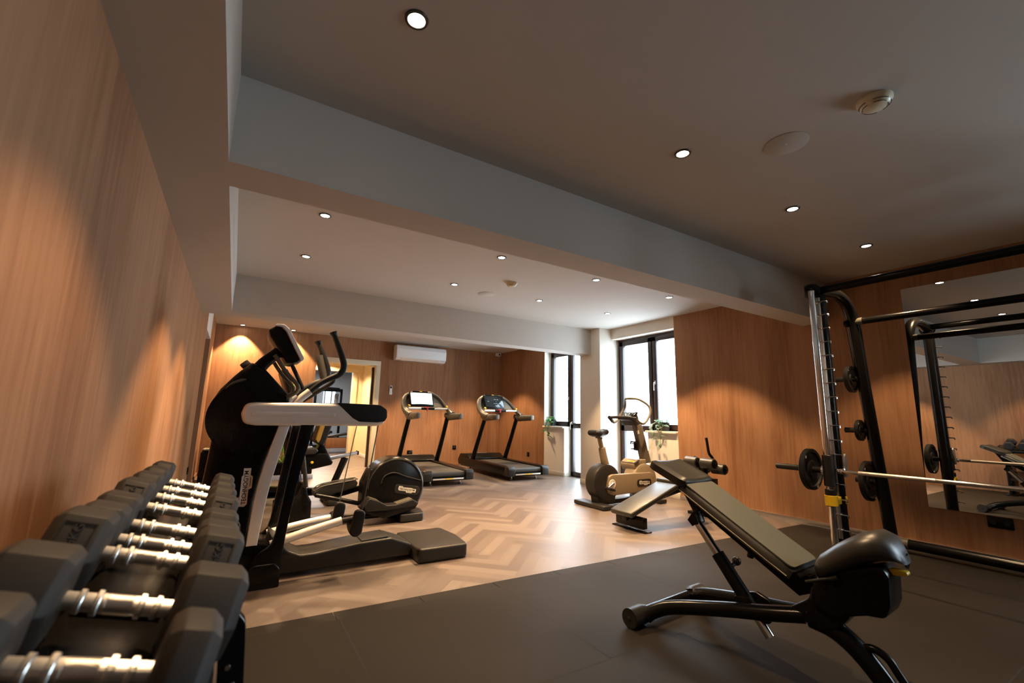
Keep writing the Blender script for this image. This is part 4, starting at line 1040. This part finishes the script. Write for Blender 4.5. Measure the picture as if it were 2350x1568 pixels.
b = MB(); b.prism(fillet([(4.63, 1.125), (4.79, 1.215), (4.81, 1.195), (4.87, 1.06), (4.77, 1.035), (4.71, 1.10)], .012, 3), 4.41, 4.63, 'y', .015, 3); cs = b.build('console', 'charcoal', ub)
b = MB(); b.prism([(4.64, 1.138), (4.785, 1.221), (4.788, 1.216), (4.643, 1.133)], 4.42, 4.62, 'y'); dpo = b.build('display', 'screen', cs)
b = MB()
for i, (u, vv) in enumerate([(.2, .3), (.2, .6), (.35, .75), (.5, .35), (.55, .6), (.7, .75), (.75, .4), (.4, .5)]):
    b.box((4.64 + .145 * u, 4.42 + .2 * vv, 1.1395 + .083 * u), (.012, .016, .001), R3(-.52, 'Y'))
b.build('console_keys', 'silver', dpo)
hb = [(4.66, 4.30, 1.135), (4.735, 4.30, 1.080), (4.83, 4.30, 1.075), (4.93, 4.29, 1.20), (4.945, 4.32, 1.31), (4.86, 4.40, 1.395), (4.80, 4.46, 1.415), (4.80, 4.60, 1.415), (4.86, 4.68, 1.395), (4.93, 4.76, 1.30), (4.88, 4.80, 1.19), (4.80, 4.80, 1.10), (4.735, 4.80, 1.075), (4.70, 4.80, 1.12)]
b = MB(); b.tube(hb, .017, 12, 4); hbo = b.build('handlebar', 'taupe', ub)
b = MB(); b.tube([(4.675, 4.815, 1.145), (4.65, 4.62, 1.150), (4.65, 4.45, 1.150), (4.66, 4.285, 1.135)], .018, 12, 3); b.build('front_grip', 'charcoal', hbo)
b = MB(); b.tube([(4.655, 4.81, 1.15), (4.69, 4.815, 1.125), (4.73, 4.81, 1.085)], .024, 12, 2); b.build('grip_cap', 'black', hbo)
b = MB(); b.box((4.70, 4.36, 1.19), (.10, .05, .03), R3(-.6, 'Y'), .01); b.build('control_pad', 'black', ub)
b = MB(); b.bx(3.985, 4.16, 4.235, 4.805, .004, .055, .012); b.bx(4.10, 4.40, 4.46, 4.58, .02, .07, .01); b.build('rear_stabiliser', 'charcoal', ub)
b = MB(); b.bx(5.02, 5.16, 4.24, 4.80, .004, .055, .012); b.bx(4.30, 5.06, 4.47, 4.57, .02, .08, .01); b.build('front_stabiliser', 'charcoal', ub)
end()

# ------------------------------------------------------------------ abdominal crunch bench
ab = begin('crunch_bench', 'black abdominal crunch bench with foam leg rollers by the right wall', 'bench', (4.3, 3.46, 0))
b = MB(); b.bx(3.62, 3.68, 3.28, 3.66, .03, .135, .004); b.bx(3.60, 3.70, 3.24, 3.70, 0, .012, .003); b.build('front_foot', 'black_metal', ab)
b = MB(); b.bx(3.61, 3.69, 3.43, 3.51, .10, .21, .004); b.build('foot_post', 'black_metal', ab)
pm_ = frame((3.86, 3.46, .285), (.66, 0, .215), (0, 1, 0))
b = MB(); b.box((0, 0, 0), (.78, .30, .055), pm_, .02, 4); b.build('back_pad', 'leather', ab)
b = MB(); b.box((.06, 0, -.055), (.84, .06, .06), pm_, .006); b.tube([(4.15, 3.46, .30), (4.5, 3.46, .36), (4.86, 3.46, .36)], .035, 12); b.build('main_beam', 'black_metal', ab)
b = MB(); b.box((4.43, 3.46, .425), (.40, .34, .055), R3(.06, 'Y'), .02, 4); b.build('seat_pad', 'leather', ab)
b = MB(); b.prism([(4.87, .02), (4.97, .02), (4.90, .62), (4.84, .62)], 3.42, 3.50, 'y', .006, 2); b.bx(4.92, 5.10, 3.42, 3.50, .36, .43, .004); b.build('rear_post', 'black_metal', ab)
b = MB(); b.bx(4.87, 4.97, 3.22, 3.70, 0, .035, .004); b.build('rear_foot', 'black_metal', ab)
for (x, z) in ((4.83, .625), (5.03, .555)):
    for y0_, y1_ in ((3.27, 3.44), (3.49, 3.66)):
        b = MB(); b.cyl((x, y0_, z), (x, y1_, z), .062, 24, .008); ro = b.build('foam_roller', 'leather', ab)
        b = MB(); b.lathe([(.0001, 0), (.045, 0), (.05, .006), (.02, .016), (.0001, .016)], (x, y0_ if y0_ < 3.4 else y1_, z), (0, -1 if y0_ < 3.4 else 1, 0), 20); b.build('roller_cap', 'black', ro)
    b = MB(); b.cyl((x, 3.24, z), (x, 3.69, z), .014, 12); b.build('roller_axle', 'black_metal', ab)
for y in (3.36, 3.57):
    b = MB(); b.tube([(4.98, y, .60), (4.92, y, .69), (4.865, y, .74), (4.845, y, .82), (4.825, y, .925)] if y < 3.4 else [(4.98, y, .60), (4.92, y, .66), (4.88, y, .68)], .0165, 10, 3); b.build('hand_grip', 'black_soft', ab)
end()

# ------------------------------------------------------------------ adjustable bench in the foreground
BC = Vector((2.282, 1.897, 0)); BA = Vector((.074, -.997, 0)); BU = Vector((.997, .074, 0))
Z0 = .008
bm_ = Matrix((BA, BU, Vector((0, 0, 1)))).transposed().to_4x4(); bm_.translation = BC       # local: s along the bench, t across, z up
bn = begin('adjustable_bench', 'black adjustable weight bench with a raised backrest in the foreground on the rubber floor', 'bench', tuple(BC))
def bprism(prof, t0, t1, bev=0.0, seg=3):
    return MB().prism(prof, t0, t1, 'y', bev, seg, bm_)
def bt_(pts, r, seg=16, sm=4, **k):
    return MB().tube([bm_ @ Vector(p) for p in pts], r, seg, sm, **k)
# head pad
d1_ = Vector((.215, 0, -.09)).normalized()
hm = bm_ @ frame((.125, 0, .822), d1_, (0, 1, 0))
def cushion(mtx, lx, ly, lz, dish=0.0, taper=0.0):
    b = MB(); bm = bmesh.new(); bmesh.ops.create_grid(bm, x_segments=12, y_segments=12, size=.5); bm.free()
    nx, ny = 14, 12; vs = []; fs = []
    def pt(i, j, top):
        u = i / nx * 2 - 1; w = j / ny * 2 - 1
        ex = 1 - max(0, abs(u) - .78) ** 2 * 2.2; 
        x = u * lx / 2 * (1 - .05 * max(0, abs(w) - .7)); y = w * ly / 2 * (1 - taper * u) * (1 - .10 * max(0, abs(u) - .75) / .25)
        e = max(abs(u), abs(w)); rnd_ = (max(0, e - .80) / .20) ** 2
        z = (lz / 2 - rnd_ * lz * .28 - dish * (1 - min(1, w * w)) * (1 - u * u * .3)) if top else -lz / 2
        return (x, y, z)
    for top in (1, 0):
        for i in range(nx + 1):
            for j in range(ny + 1): vs.append(pt(i, j, top))
    N = (nx + 1) * (ny + 1)
    for i in range(nx):
        for j in range(ny):
            a = i * (ny + 1) + j
            fs.append((a, a + ny + 1, a + ny + 2, a + 1)); fs.append((N + a + 1, N + a + ny + 2, N + a + ny + 1, N + a))
    bd = [(i, 0) for i in range(nx)] + [(nx, j) for j in range(ny)] + [(i, ny) for i in range(nx, 0, -1)] + [(0, j) for j in range(ny, 0, -1)]
    ids = [i * (ny + 1) + j for i, j in bd]
    for k_ in range(len(ids)):
        a, c_ = ids[k_], ids[(k_ + 1) % len(ids)]
        fs.append((a, c_, N + c_, N + a))
    b.add(vs, fs, mtx); return b
b = cushion(hm, .245, .30, .055, .012); hp = b.build('head_pad', 'leather', bn, 60)
d2_ = Vector((.525, 0, -.30)).normalized()
km = bm_ @ frame((.478, 0, .604), d2_, (0, 1, 0))
b = cushion(km, .63, .285, .055, 0.0, -.02); kp = b.build('back_pad', 'leather', bn, 60)
tm_ = bm_ @ frame((.478, 0, .604), d2_, (0, 1, 0)) @ Matrix.Translation((0, 0, .0275))
b = MB(); b.prism(fillet([(-.306, -.131), (.304, -.133), (.304, .133), (-.306, .131)], .03, 5), -.006, .0016, 'z', .0012, 1, tm_); b.build('pad_top', 'leather_tan', kp)
b = MB(); b.tube([km @ Vector(p) for p in [(-.31, -.1425, -.018), (.0, -.1445, -.018), (.30, -.1425, -.018)]], .0022, 8); b.tube([km @ Vector(p) for p in [(-.31, .1425, -.018), (.0, .1445, -.018), (.30, .1425, -.018)]], .0022, 8); b.tube([km @ Vector(p) for p in [(-.317, -.12, -.018), (-.317, .12, -.018)]], .0022, 8); b.build('pad_piping', 'piping', kp)
# seat: fat rounded saddle shape, wider at the rear
st = MB(); secs = [(.815, .455, .050, .045), (.85, .485, .095, .060), (.93, .545, .130, .068), (1.0, .590, .140, .070), (1.06, .615, .130, .068), (1.10, .612, .105, .058), (1.125, .590, .055, .036)]
vs = []; fs = []; n = 20
for (s_, z_, hw_, hh_) in secs:
    for q in range(n):
        a = 2 * PI * q / n; ca, sa = math.cos(a), math.sin(a)
        cx_ = math.copysign(abs(ca) ** .62, ca); sz_ = math.copysign(abs(sa) ** .8, sa)
        vs.append((s_ + .35 * hh_ * sz_ * -.6, hw_ * cx_, z_ + hh_ * sz_ * (1 if sa > 0 else .55)))
for i in range(len(secs) - 1):
    for q in range(n): fs.append((i * n + q, i * n + (q + 1) % n, (i + 1) * n + (q + 1) % n, (i + 1) * n + q))
fs.append(tuple(range(n))); fs.append(tuple(range((len(secs) - 1) * n, len(secs) * n)))
st.add(vs, fs, bm_); so_ = st.build('seat', 'leather', bn, 70)
b = MB(); b.lathe([(.0001, 0), (.028, 0), (.03, .006), (.0001, .008)], bm_ @ Vector((1.118, .03, .575)), BA, 16); b.build('seat_end_cap', 'black', so_)
# back frame under the pads
b = bprism([(.10, .80), (.16, .775), (.215, .70), (.255, .70), (.74, .415), (.79, .44), (.78, .36), (.73, .335), (.68, .365), (.25, .625), (.205, .60), (.18, .565), (.205, .54), (.235, .56), (.22, .60), (.16, .70)], -.035, .035, .004, 2); b.build('back_frame', 'black_metal', bn)
b = bprism(fillet([(.24, .748), (.76, .450), (.775, .435), (.76, .405), (.70, .430), (.24, .695)], .01, 3), -.10, .10, .006, 2); b.build('pad_carrier', 'black', bn)
b = MB(); b.cyl(bm_ @ Vector((.52, -.0, .52)), bm_ @ Vector((.50, 0, .44)), .016, 12); b.build('stop_peg', 'black_soft', bn)
# strut
b = bt_([(.20, 0, .575), (.335, 0, .405), (.572, 0, .094)], .0225, 18, 1); b.build('strut_rod', 'chrome', bn)
b = bt_([(.325, 0, .415), (.495, 0, .195)], .034, 18, 1); sl_ = b.build('strut_sleeve', 'black', bn)
b = MB(); b.ball(bm_ @ Vector((.395, .06, .385)), .023, 14); b.cyl(bm_ @ Vector((.385, .02, .362)), bm_ @ Vector((.392, .055, .38)), .012, 10); b.build('pop_pin', 'charcoal', sl_)
b = MB(); b.lathe([(.0001, 0), (.011, 0), (.009, .006), (.0001, .007)], bm_ @ Vector((.475, -.036, .225)), -BU, 12); b.build('bolt', 'alu', sl_)
b = bprism(fillet([(.43, .25), (.50, .26), (.56, .22), (.60, .20), (.60, .17), (.45, .17)], .012, 3), -.055, -.030, .003, 2)
b.prism(fillet([(.43, .25), (.50, .27), (.56, .25), (.60, .20), (.60, .17), (.45, .17)], .012, 3), .030, .055, 'y', .003, 2, bm_); b.build('strut_bracket', 'black_metal', bn)
# twin floor tubes with rubber feet
for s_ in (-1, 1):
    b = bt_([(.03, s_ * .245, .055), (.06, s_ * .215, .085), (.15, s_ * .165, .125), (.40, s_ * .105, .185), (.60, s_ * .060, .225), (.74, s_ * .02, .255)], .036, 16, 4); b.build('floor_tube', 'black_metal', bn)
    b = bt_([(.0, s_ * .345, .058), (.0, s_ * .245, .058), (.015, s_ * .215, .062)], [.050, .050, .042], 22, 1); fo_ = b.build('rubber_foot', 'charcoal', bn)
    b = MB(); b.lathe([(.045, 0), (.040, -.006), (.012, -.006), (.010, .004), (.0001, .005)], bm_ @ Vector((0, s_ * .346, .058)), BU * s_, 22); b.build('foot_cap', 'slot', fo_)
b = bt_([(.0, -.24, .060), (.0, .24, .060)], .033, 14, 1); b.build('cross_tube', 'black_metal', bn)
# hub plates, hinge box and the seat carrier
hub = fillet([(.79, .34), (.88, .305), (1.0, .352), (1.06, .36), (1.08, .41), (1.085, .52), (1.06, .56), (.95, .52), (.83, .44), (.80, .40)], [.02, .03, .03, .03, .02, .03, .02, .03, .02, .02], 4)
b = bprism(hub, -.085, .085, .01, 3); hb_ = b.build('hinge_housing', 'black', bn)
b = bprism(fillet([(.68, .272), (.74, .238), (.82, .228), (.885, .255), (.93, .315), (.90, .40), (.80, .42), (.775, .34)], [.02, .03, .03, .03, .03, .02, .02, .04], 4), -.052, .052, .008, 3); b.build('hub_plate', 'black', hb_)
b = MB()
for s2, z2 in ((.86, .42), (1.02, .52), (1.04, .41), (.78, .29), (.92, .34)): b.lathe([(.0001, 0), (.008, 0), (.007, .004), (.0001, .005)], bm_ @ Vector((s2, -.085, z2)), -BU, 10)
b.build('bolt', 'black', hb_)
b = MB(); b.cyl(bm_ @ Vector((.79, -.10, .425)), bm_ @ Vector((.90, -.095, .47)), .007, 10); b.cyl(bm_ @ Vector((.885, -.098, .462)), bm_ @ Vector((.915, -.098, .477)), .010, 10); b.build('pull_pin', 'charcoal', bn)
b = bprism(fillet([(1.055, .535), (1.085, .545), (1.128, .541), (1.132, .530), (1.10, .520), (1.06, .520)], .004, 3), -.02, .02, .004, 2); b.build('adjust_lever', 'yellow', bn)
# front leg with its handle
leg = bt_([(.76, 0, .245), (.84, 0, .235), (.905, 0, .20), (.96, 0, .15), (1.01, 0, .09), (1.04, 0, .045)], [.042, .044, .042, .040, .038, .036], 18, 5); leg.build('front_leg', 'black_metal', bn)
b = bt_([(1.05, -.13, .045), (1.05, .13, .045)], .036, 18, 1); b.build('front_foot', 'charcoal', bn)
b = bt_([(.945, 0, .195), (.985, 0, .205), (1.03, 0, .185), (1.06, 0, .14), (1.09, 0, .09), (1.10, 0, .05)], .0155, 12, 5); b.build('carry_handle', 'black_metal', bn)
end()

# ------------------------------------------------------------------ smith machine with barbell
sx = begin('smith_machine', 'tall black smith machine with chrome guide rods in front of the mirror', 'smith machine', (4.6, .9, 0))
YN = -.06                                                   # the near side frame stands outside the picture
for y, s_ in ((1.79, 1), (YN, -1)):
    b = MB(); b.tube([(4.265, y, .03), (4.265, y, 2.23)], .052, 18); fc = b.build('front_column', 'black_metal', sx)
    ya, yb = sorted((y + .012 * s_, y - .030 * s_))
    b = MB(); b.bx(4.203, 4.2165, ya, yb, .22, 2.20, .002); b.build('pin_plate', 'alu', fc)
    for i in range(17):
        z = 2.155 - i * .1165
        p_ = MB(); p_.tube([(4.20, y + .005 * s_, z), (4.198, y - .082 * s_, z), (4.198, y - .086 * s_, z - .004), (4.198, y - .086 * s_, z - .018)], .0068, 8); p_.build('hook_pin', 'chrome', fc)
    b = MB(); b.tube([(4.24, y, 2.245), (4.36, y, 2.275), (4.50, y, 2.295), (4.62, y, 2.295), (4.76, y, 2.255), (4.86, y, 2.17), (4.915, y, 2.05), (4.945, y, 1.87), (4.985, y, 1.54), (5.06, y, 1.06), (5.135, y, .57), (5.215, y, .05)], .050, 18, 4); b.build('rear_column', 'black_metal', sx)
    b = MB(); b.lathe([(.0001, -.055), (.05, -.055), (.066, -.03), (.070, .0), (.066, .03), (.05, .055), (.0001, .055)], (4.20, y + .02 * s_, 2.262), (-.45, .89 * s_, 0), 24); b.build('top_joint', 'black', sx)
    b = MB(); b.bx(4.02, 5.30, y - .045, y + .045, .008, .075, .008); b.build('base_foot', 'black_metal', sx)
    b = MB(); b.cyl((4.142, y, .07), (4.142, y, 2.25), .026, 20); rod_ = b.build('guide_rod', 'chrome', sx)
    b = MB(); b.bx(4.11, 4.26, y - .035, y + .035, .072, .105, .006); b.cyl((4.142, y, .105), (4.142, y, .12), .036, 16); b.build('rod_base', 'chrome', rod_)
    b = MB(); b.cyl((4.142, y, .47), (4.142, y, .60), .039, 18, .003); b.build('buffer', 'black_soft', sx)
    b = MB(); b.cyl((4.142, y, .475), (4.142, y, .555), .045, 20, .002); b.box((4.205, y - .03 * s_, .515), (.13, .012, .058), None, .003); b.box((4.268, y - .045 * s_, .515), (.022, .03, .058), None, .004); b.build('safety_stop', 'yellow', sx)
    b = MB(); b.cyl((4.142, y, .625), (4.142, y, .87), .039, 18, .004); cg = b.build('bar_carriage', 'charcoal', sx)
    b = MB(); b.prism(fillet([(4.235, .70), (4.262, .70), (4.285, .80), (4.288, .86), (4.270, .885), (4.245, .86), (4.23, .78)], .008, 3), y - .075 * s_ - .008, y - .075 * s_ + .008, 'y', .002, 1); b.build('lock_hook', 'alu', cg)
    for (px_, pz_, tip) in ((4.985, 1.545, .22), (5.06, 1.065, .22), (5.130, .600, .20)):
        b = MB(); b.cyl((px_, y + .03 * s_, pz_), (px_, y + tip * s_, pz_), .0245, 16, .003); b.lathe([(.046, .0), (.040, .02), (.026, .03)], (px_, y + .03 * s_, pz_), (0, s_, 0), 18); b.build('plate_peg', 'charcoal', sx)
    b = MB(); b.lathe([(.0001, -.014), (.03, -.014), (.034, 0), (.03, .014), (.0001, .014)], (4.865, y + .04 * s_, 2.06), (0, 1, 0), 18); b.cyl((4.86, y + .045 * s_, 2.03), (4.945, y + .045 * s_, 1.62), .004, 8); b.build('cable_pulley', 'black', sx)
b = MB(); b.cyl((4.27, YN, 2.275), (4.27, 1.79, 2.275), .033, 18); b.build('top_beam', 'black_metal', sx)
b = MB(); b.cyl((4.90, YN, 2.075), (4.90, 1.79, 2.075), .032, 18); pb_ = b.build('pull_up_bar', 'black_metal', sx)
b = MB(); b.cyl((4.90, 1.71, 2.075), (4.90, 1.765, 2.075), .034, 18); b.build('bar_collar', 'olive', pb_)
b = MB(); b.cyl((5.19, YN, .085), (5.19, 1.79, .085), .042, 18); rt = b.build('rear_tube', 'black_metal', sx)
b = MB(); b.cyl((5.19, 1.66, .085), (5.19, 1.74, .085), .0445, 18); b.build('tube_collar', 'olive', rt)
# the sliding barbell
b = MB(); b.cyl((4.185, -.02, .745), (4.185, 1.745, .745), .0145, 16); bb = b.build('barbell', 'chrome', sx)
for ya, yb in ((1.15, 1.60), (.1, .60)):
    b = MB(); b.cyl((4.185, ya, .745), (4.185, yb, .745), .0152, 16); b.build('knurling', 'knurl', bb)
b = MB(); b.lathe([(.0145, 0), (.024, .004), (.024, .02), (.018, .026), (.018, .04)], (4.185, 1.70, .745), (0, 1, 0), 18); b.tube([(4.185, 1.725, .745), (4.23, 1.72, .755), (4.25, 1.715, .79)], .010, 8); b.build('bar_collar', 'chrome', bb)
b = MB(); b.cyl((4.175, 1.79, .742), (4.175, 2.215, .742), .0245, 18, .003); b.build('bar_sleeve', 'charcoal', bb)
b = MB(); b.lathe([(.0001, 0), (.042, 0), (.042, .02), (.030, .03)], (4.175, 1.825, .742), (0, 1, 0), 18); b.build('sleeve_stop', 'chrome', bb)
end()

def weight_plate(x, y, z, r, label, marks=('20', 'KG'), w=.042):
    t = begin('weight_plate', label, 'weight plate', (x, y, z), 'weight plates of the smith machine')
    b = MB(); h = w / 2
    b.lathe([(.026, -h * .8), (r * .38, -h * .8), (r * .44, -h * .35), (r * .78, -h * .35), (r * .84, -h), (r * .97, -h), (r, -h * .8), (r, h * .8), (r * .97, h), (r * .84, h), (r * .78, h * .35), (r * .44, h * .35), (r * .38, h * .8), (.026, h * .8), (.026, -h * .8)], (x, y, z), (0, 1, 0), 48)
    b.build('disc', 'black_soft', t)
    g_ = MB()
    for q in range(3):
        a0 = q * 2 * PI / 3 + PI / 2
        P = [(x + r * .66 * math.cos(a0 + d), y - h * .36, z + r * .66 * math.sin(a0 + d)) for d in (-.32, -.16, 0, .16, .32)]
        g_.tube(P, r * .075, 8, 3, flat=1.0)
    g_.v = [(p[0], y - h * .36 + (p[1] - (y - h * .36)) * .04, p[2]) for p in g_.v]
    g_.build('grip_slot', 'hexrubber', t)
    for q, mk in enumerate(marks):
        a = (2.4, -1.25)[q % 2]
        c = Vector((x + r * .905 * math.cos(a), y - h - .0006, z + r * .905 * math.sin(a)))
        rad = Vector((math.cos(a), 0, math.sin(a))); tn = Vector((-math.sin(a), 0, math.cos(a)))
        xx = -tn if q == 0 else tn
        yy = rad if q == 0 else -rad
        text(mk, r * .14, frame(c, xx, yy) if xx.cross(yy).y < 0 else frame(c, -xx, yy), 'marking', 'logo_white', t, .0006)
    end()
weight_plate(4.175, 1.935, .742, .168, 'large black weight plate loaded on the barbell of the smith machine')
weight_plate(4.985, 1.885, 1.545, .128, 'small black weight plate on the upper peg of the smith machine', ('5', 'KG'), .036)
weight_plate(5.06, 1.885, 1.065, .098, 'smallest black weight plate, on the middle peg of the smith machine', ('2.5', 'KG'), .032)
weight_plate(5.13, 1.885, .600, .182, 'largest black weight plate on the lowest peg of the smith machine', ('10', 'KG'), .042)

# ------------------------------------------------------------------ plants
def leaf(mb, base, direction, length, width, droop=.25, up=(0, 0, 1)):
    d = Vector(direction).normalized(); u = Vector(up)
    sd_ = d.cross(u)
    if sd_.length < .05: sd_ = d.cross(Vector((1, 0, 0)))
    sd_.normalize(); nm = sd_.cross(d).normalized()
    vs = []
    K = ((0, .06), (.22, .72), (.48, 1.0), (.75, .66), (1.0, .03))
    for f, w_ in K:
        c = Vector(base) + d * length * f - nm * length * droop * f * f
        vs += [c + sd_ * width * .5 * w_ - nm * width * .10 * w_, c + nm * width * .08 * w_, c - sd_ * width * .5 * w_ - nm * width * .10 * w_]
    fs = []
    for i in range(len(K) - 1):
        a = i * 3
        fs += [(a, a + 3, a + 4, a + 1), (a + 1, a + 4, a + 5, a + 2)]
    mb.add(vs, fs)
def rv(s=1.0): return Vector((random.uniform(-1, 1), random.uniform(-1, 1), random.uniform(-1, 1))) * s

def trailing_plant(x, y, z, label, lm, dirs, leaf_l, leaf_w):
    t = begin('trailing_plant', label, 'potted plant', (x, y, z))
    b = MB(); b.lathe([(.0001, 0), (.055, 0), (.062, .01), (.078, .135), (.074, .135), (.062, .115), (.0001, .115)], (x, y, z), (0, 0, 1), 28); b.build('pot', 'pot', t)
    b = MB(); b.lathe([(.0001, 0), (.062, 0), (.0001, .008)], (x, y, z + .116), (0, 0, 1), 20); b.build('soil', 'soil', t)
    f = MB(); s_ = MB()
    for (P, n) in dirs:
        pts = [Vector((x, y, z + .115))] + [Vector((x, y, z)) + Vector(p) for p in P]
        c = catmull(pts, 6)
        s_.tube(c, .0024, 6)
        for i in range(n):
            q = c[min(len(c) - 1, 2 + int((len(c) - 3) * (i + random.random()) / n))]
            d = rv(); d.z = d.z * .5 - .1
            leaf(f, q, d, leaf_l * random.uniform(.7, 1.15), leaf_w * random.uniform(.75, 1.1), random.uniform(.15, .5))
    s_.build('stem', 'stem', t); f.build('foliage', lm, t, 80)
    end()
vines = lambda k: [([(-.05, .03 * k, .10), (-.12, .05 * k, .08), (-.17, .06 * k, -.04), (-.18, .08 * k, -.14)], 12), ([(-.06, -.04, .11), (-.13, -.06, .06), (-.17, -.05, -.07), (-.175, -.06, -.21)], 13),
        ([(.0, .06 * k, .12), (-.02, .13 * k, .12), (-.05, .18 * k, .03), (-.10, .20 * k, -.05)], 10), ([(-.03, -.02, .10), (-.05, -.06, .17), (-.05, -.11, .18)], 7), ([(.02, .02, .10), (.0, .05, .19)], 7), ([(-.04, .0, .12), (-.10, .0, .16), (-.15, .02, .12)], 8), ([(-.02, .03, .12), (-.05, .07 * k, .18), (-.09, .10 * k, .16)], 7)]
trailing_plant(5.69, 7.52, .955, 'green trailing plant on the sill of the narrow window behind the pillar', 'leaf', vines(1), .085, .055)
trailing_plant(5.68, 4.66, .955, 'pale green trailing plant in a dark pot on the sill of the large window', 'leaf_pale', vines(1.3), .10, .042)

pl = begin('potted_plant', 'tall black planter with a yellow green bush in the far left corner', 'potted plant', (-.21, 8.92, 0))
b = MB(); b.prism(fillet([(-.38, 8.75), (-.04, 8.75), (-.04, 9.09), (-.38, 9.09)], .01, 2), 0, .46, 'z', .005, 2); po = b.build('planter', 'black', pl)
b = MB(); b.bx(-.36, -.06, 8.77, 9.07, .45, .49, .004); b.build('planter_rim', 'black_metal', po)
b = MB()
for i in range(26): b.ball((-.21 + random.uniform(-.13, .13), 8.92 + random.uniform(-.13, .13), .495), (.03, .025, .018), 8)
b.build('pebbles', 'pebble', pl)['kind'] = 'stuff'
f = MB(); s_ = MB()
for i in range(9):
    bx_, by_ = -.21 + random.uniform(-.08, .08), 8.92 + random.uniform(-.08, .08)
    tip = Vector((bx_ + random.uniform(-.10, .10), by_ + random.uniform(-.14, .14), .49 + random.uniform(.35, .62)))
    c = catmull([(bx_, by_, .48), ((bx_ + tip.x) / 2 + .02, (by_ + tip.y) / 2, (.48 + tip.z) / 2), tip], 6)
    s_.tube(c, .004, 6)
    for k_ in range(26):
        q = c[random.randint(2, len(c) - 1)]; leaf(f, q, rv() + Vector((0, 0, .3)), random.uniform(.04, .075), random.uniform(.018, .03), .3)
s_.build('stem', 'stem', pl); f.build('foliage', 'leaf_yellow', pl, 80)
end()

p2 = begin('planter', 'low black planter with large leaves on a white plinth before the back wall', 'potted plant', (1.02, 8.95, 0))
b = MB(); b.bx(.62, 1.28, 8.55, 9.30, 0, .075, .006); b.build('plinth', 'white', p2)
b = MB(); b.bx(.64, 1.26, 8.57, 9.28, .075, .27, .006); b.build('trough', 'black', p2)
b = MB(); b.bx(.66, 1.24, 8.59, 9.26, .26, .275); b.build('soil', 'soil', p2)
f = MB(); s_ = MB()
for i in range(12):
    bx_, by_ = random.uniform(.70, 1.0), random.uniform(8.7, 9.2)
    hgt = (1.66, 1.55, 1.45)[i] if i < 3 else random.uniform(.55, 1.25)
    tip = Vector((random.uniform(.60, .90), by_ + random.uniform(-.1, .1), hgt))
    if i == 0: tip = Vector((.74, 8.95, 1.64))
    if i == 1: tip = Vector((.66, 8.9, 1.50))
    c = catmull([(bx_, by_, .27), ((bx_ + tip.x) / 2, (by_ + tip.y) / 2, .3 + (hgt - .3) * .55), tip], 8)
    s_.tube(c, .006, 6)
    for k_ in range(9):
        q = c[random.randint(6, len(c) - 1)]
        d = rv(); d.z *= .6
        leaf(f, q, d, random.uniform(.10, .17), random.uniform(.06, .10), .35)
    leaf(f, tip, (random.uniform(-.6, .2), random.uniform(-.5, .2), .7), .20, .11, .3)
for i in range(60):
    q = Vector((random.uniform(.68, 1.15), random.uniform(8.58, 8.8), random.uniform(.28, .42)))
    leaf(f, q, rv() + Vector((0, -.3, .2)), random.uniform(.05, .10), random.uniform(.03, .05), .5)
s_.build('stem', 'stem', p2); f.build('foliage', 'leaf_dark', p2, 80)
end()

# bare shrub outside the large window
tr = begin('bare_tree', 'faint bare branches outside behind the large window', 'tree', (8.4, 6.0, -.3))
b = MB()
def branch(p, d, L, r, dep):
    q = p + d * L; b.tube([p, p + d * L * .5 + rv(.03 * L), q], [r, r * .8, r * .6], 6, 2)
    if dep:
        for _ in range(3):
            branch(p + d * L * random.uniform(.5, 1), (d + rv(.7)).normalized(), L * random.uniform(.55, .75), r * .55, dep - 1)
branch(Vector((8.4, 6.0, -.3)), Vector((-.05, 0, 1)), 1.1, .03, 4)
b.build('branches', 'bark', tr)
end()
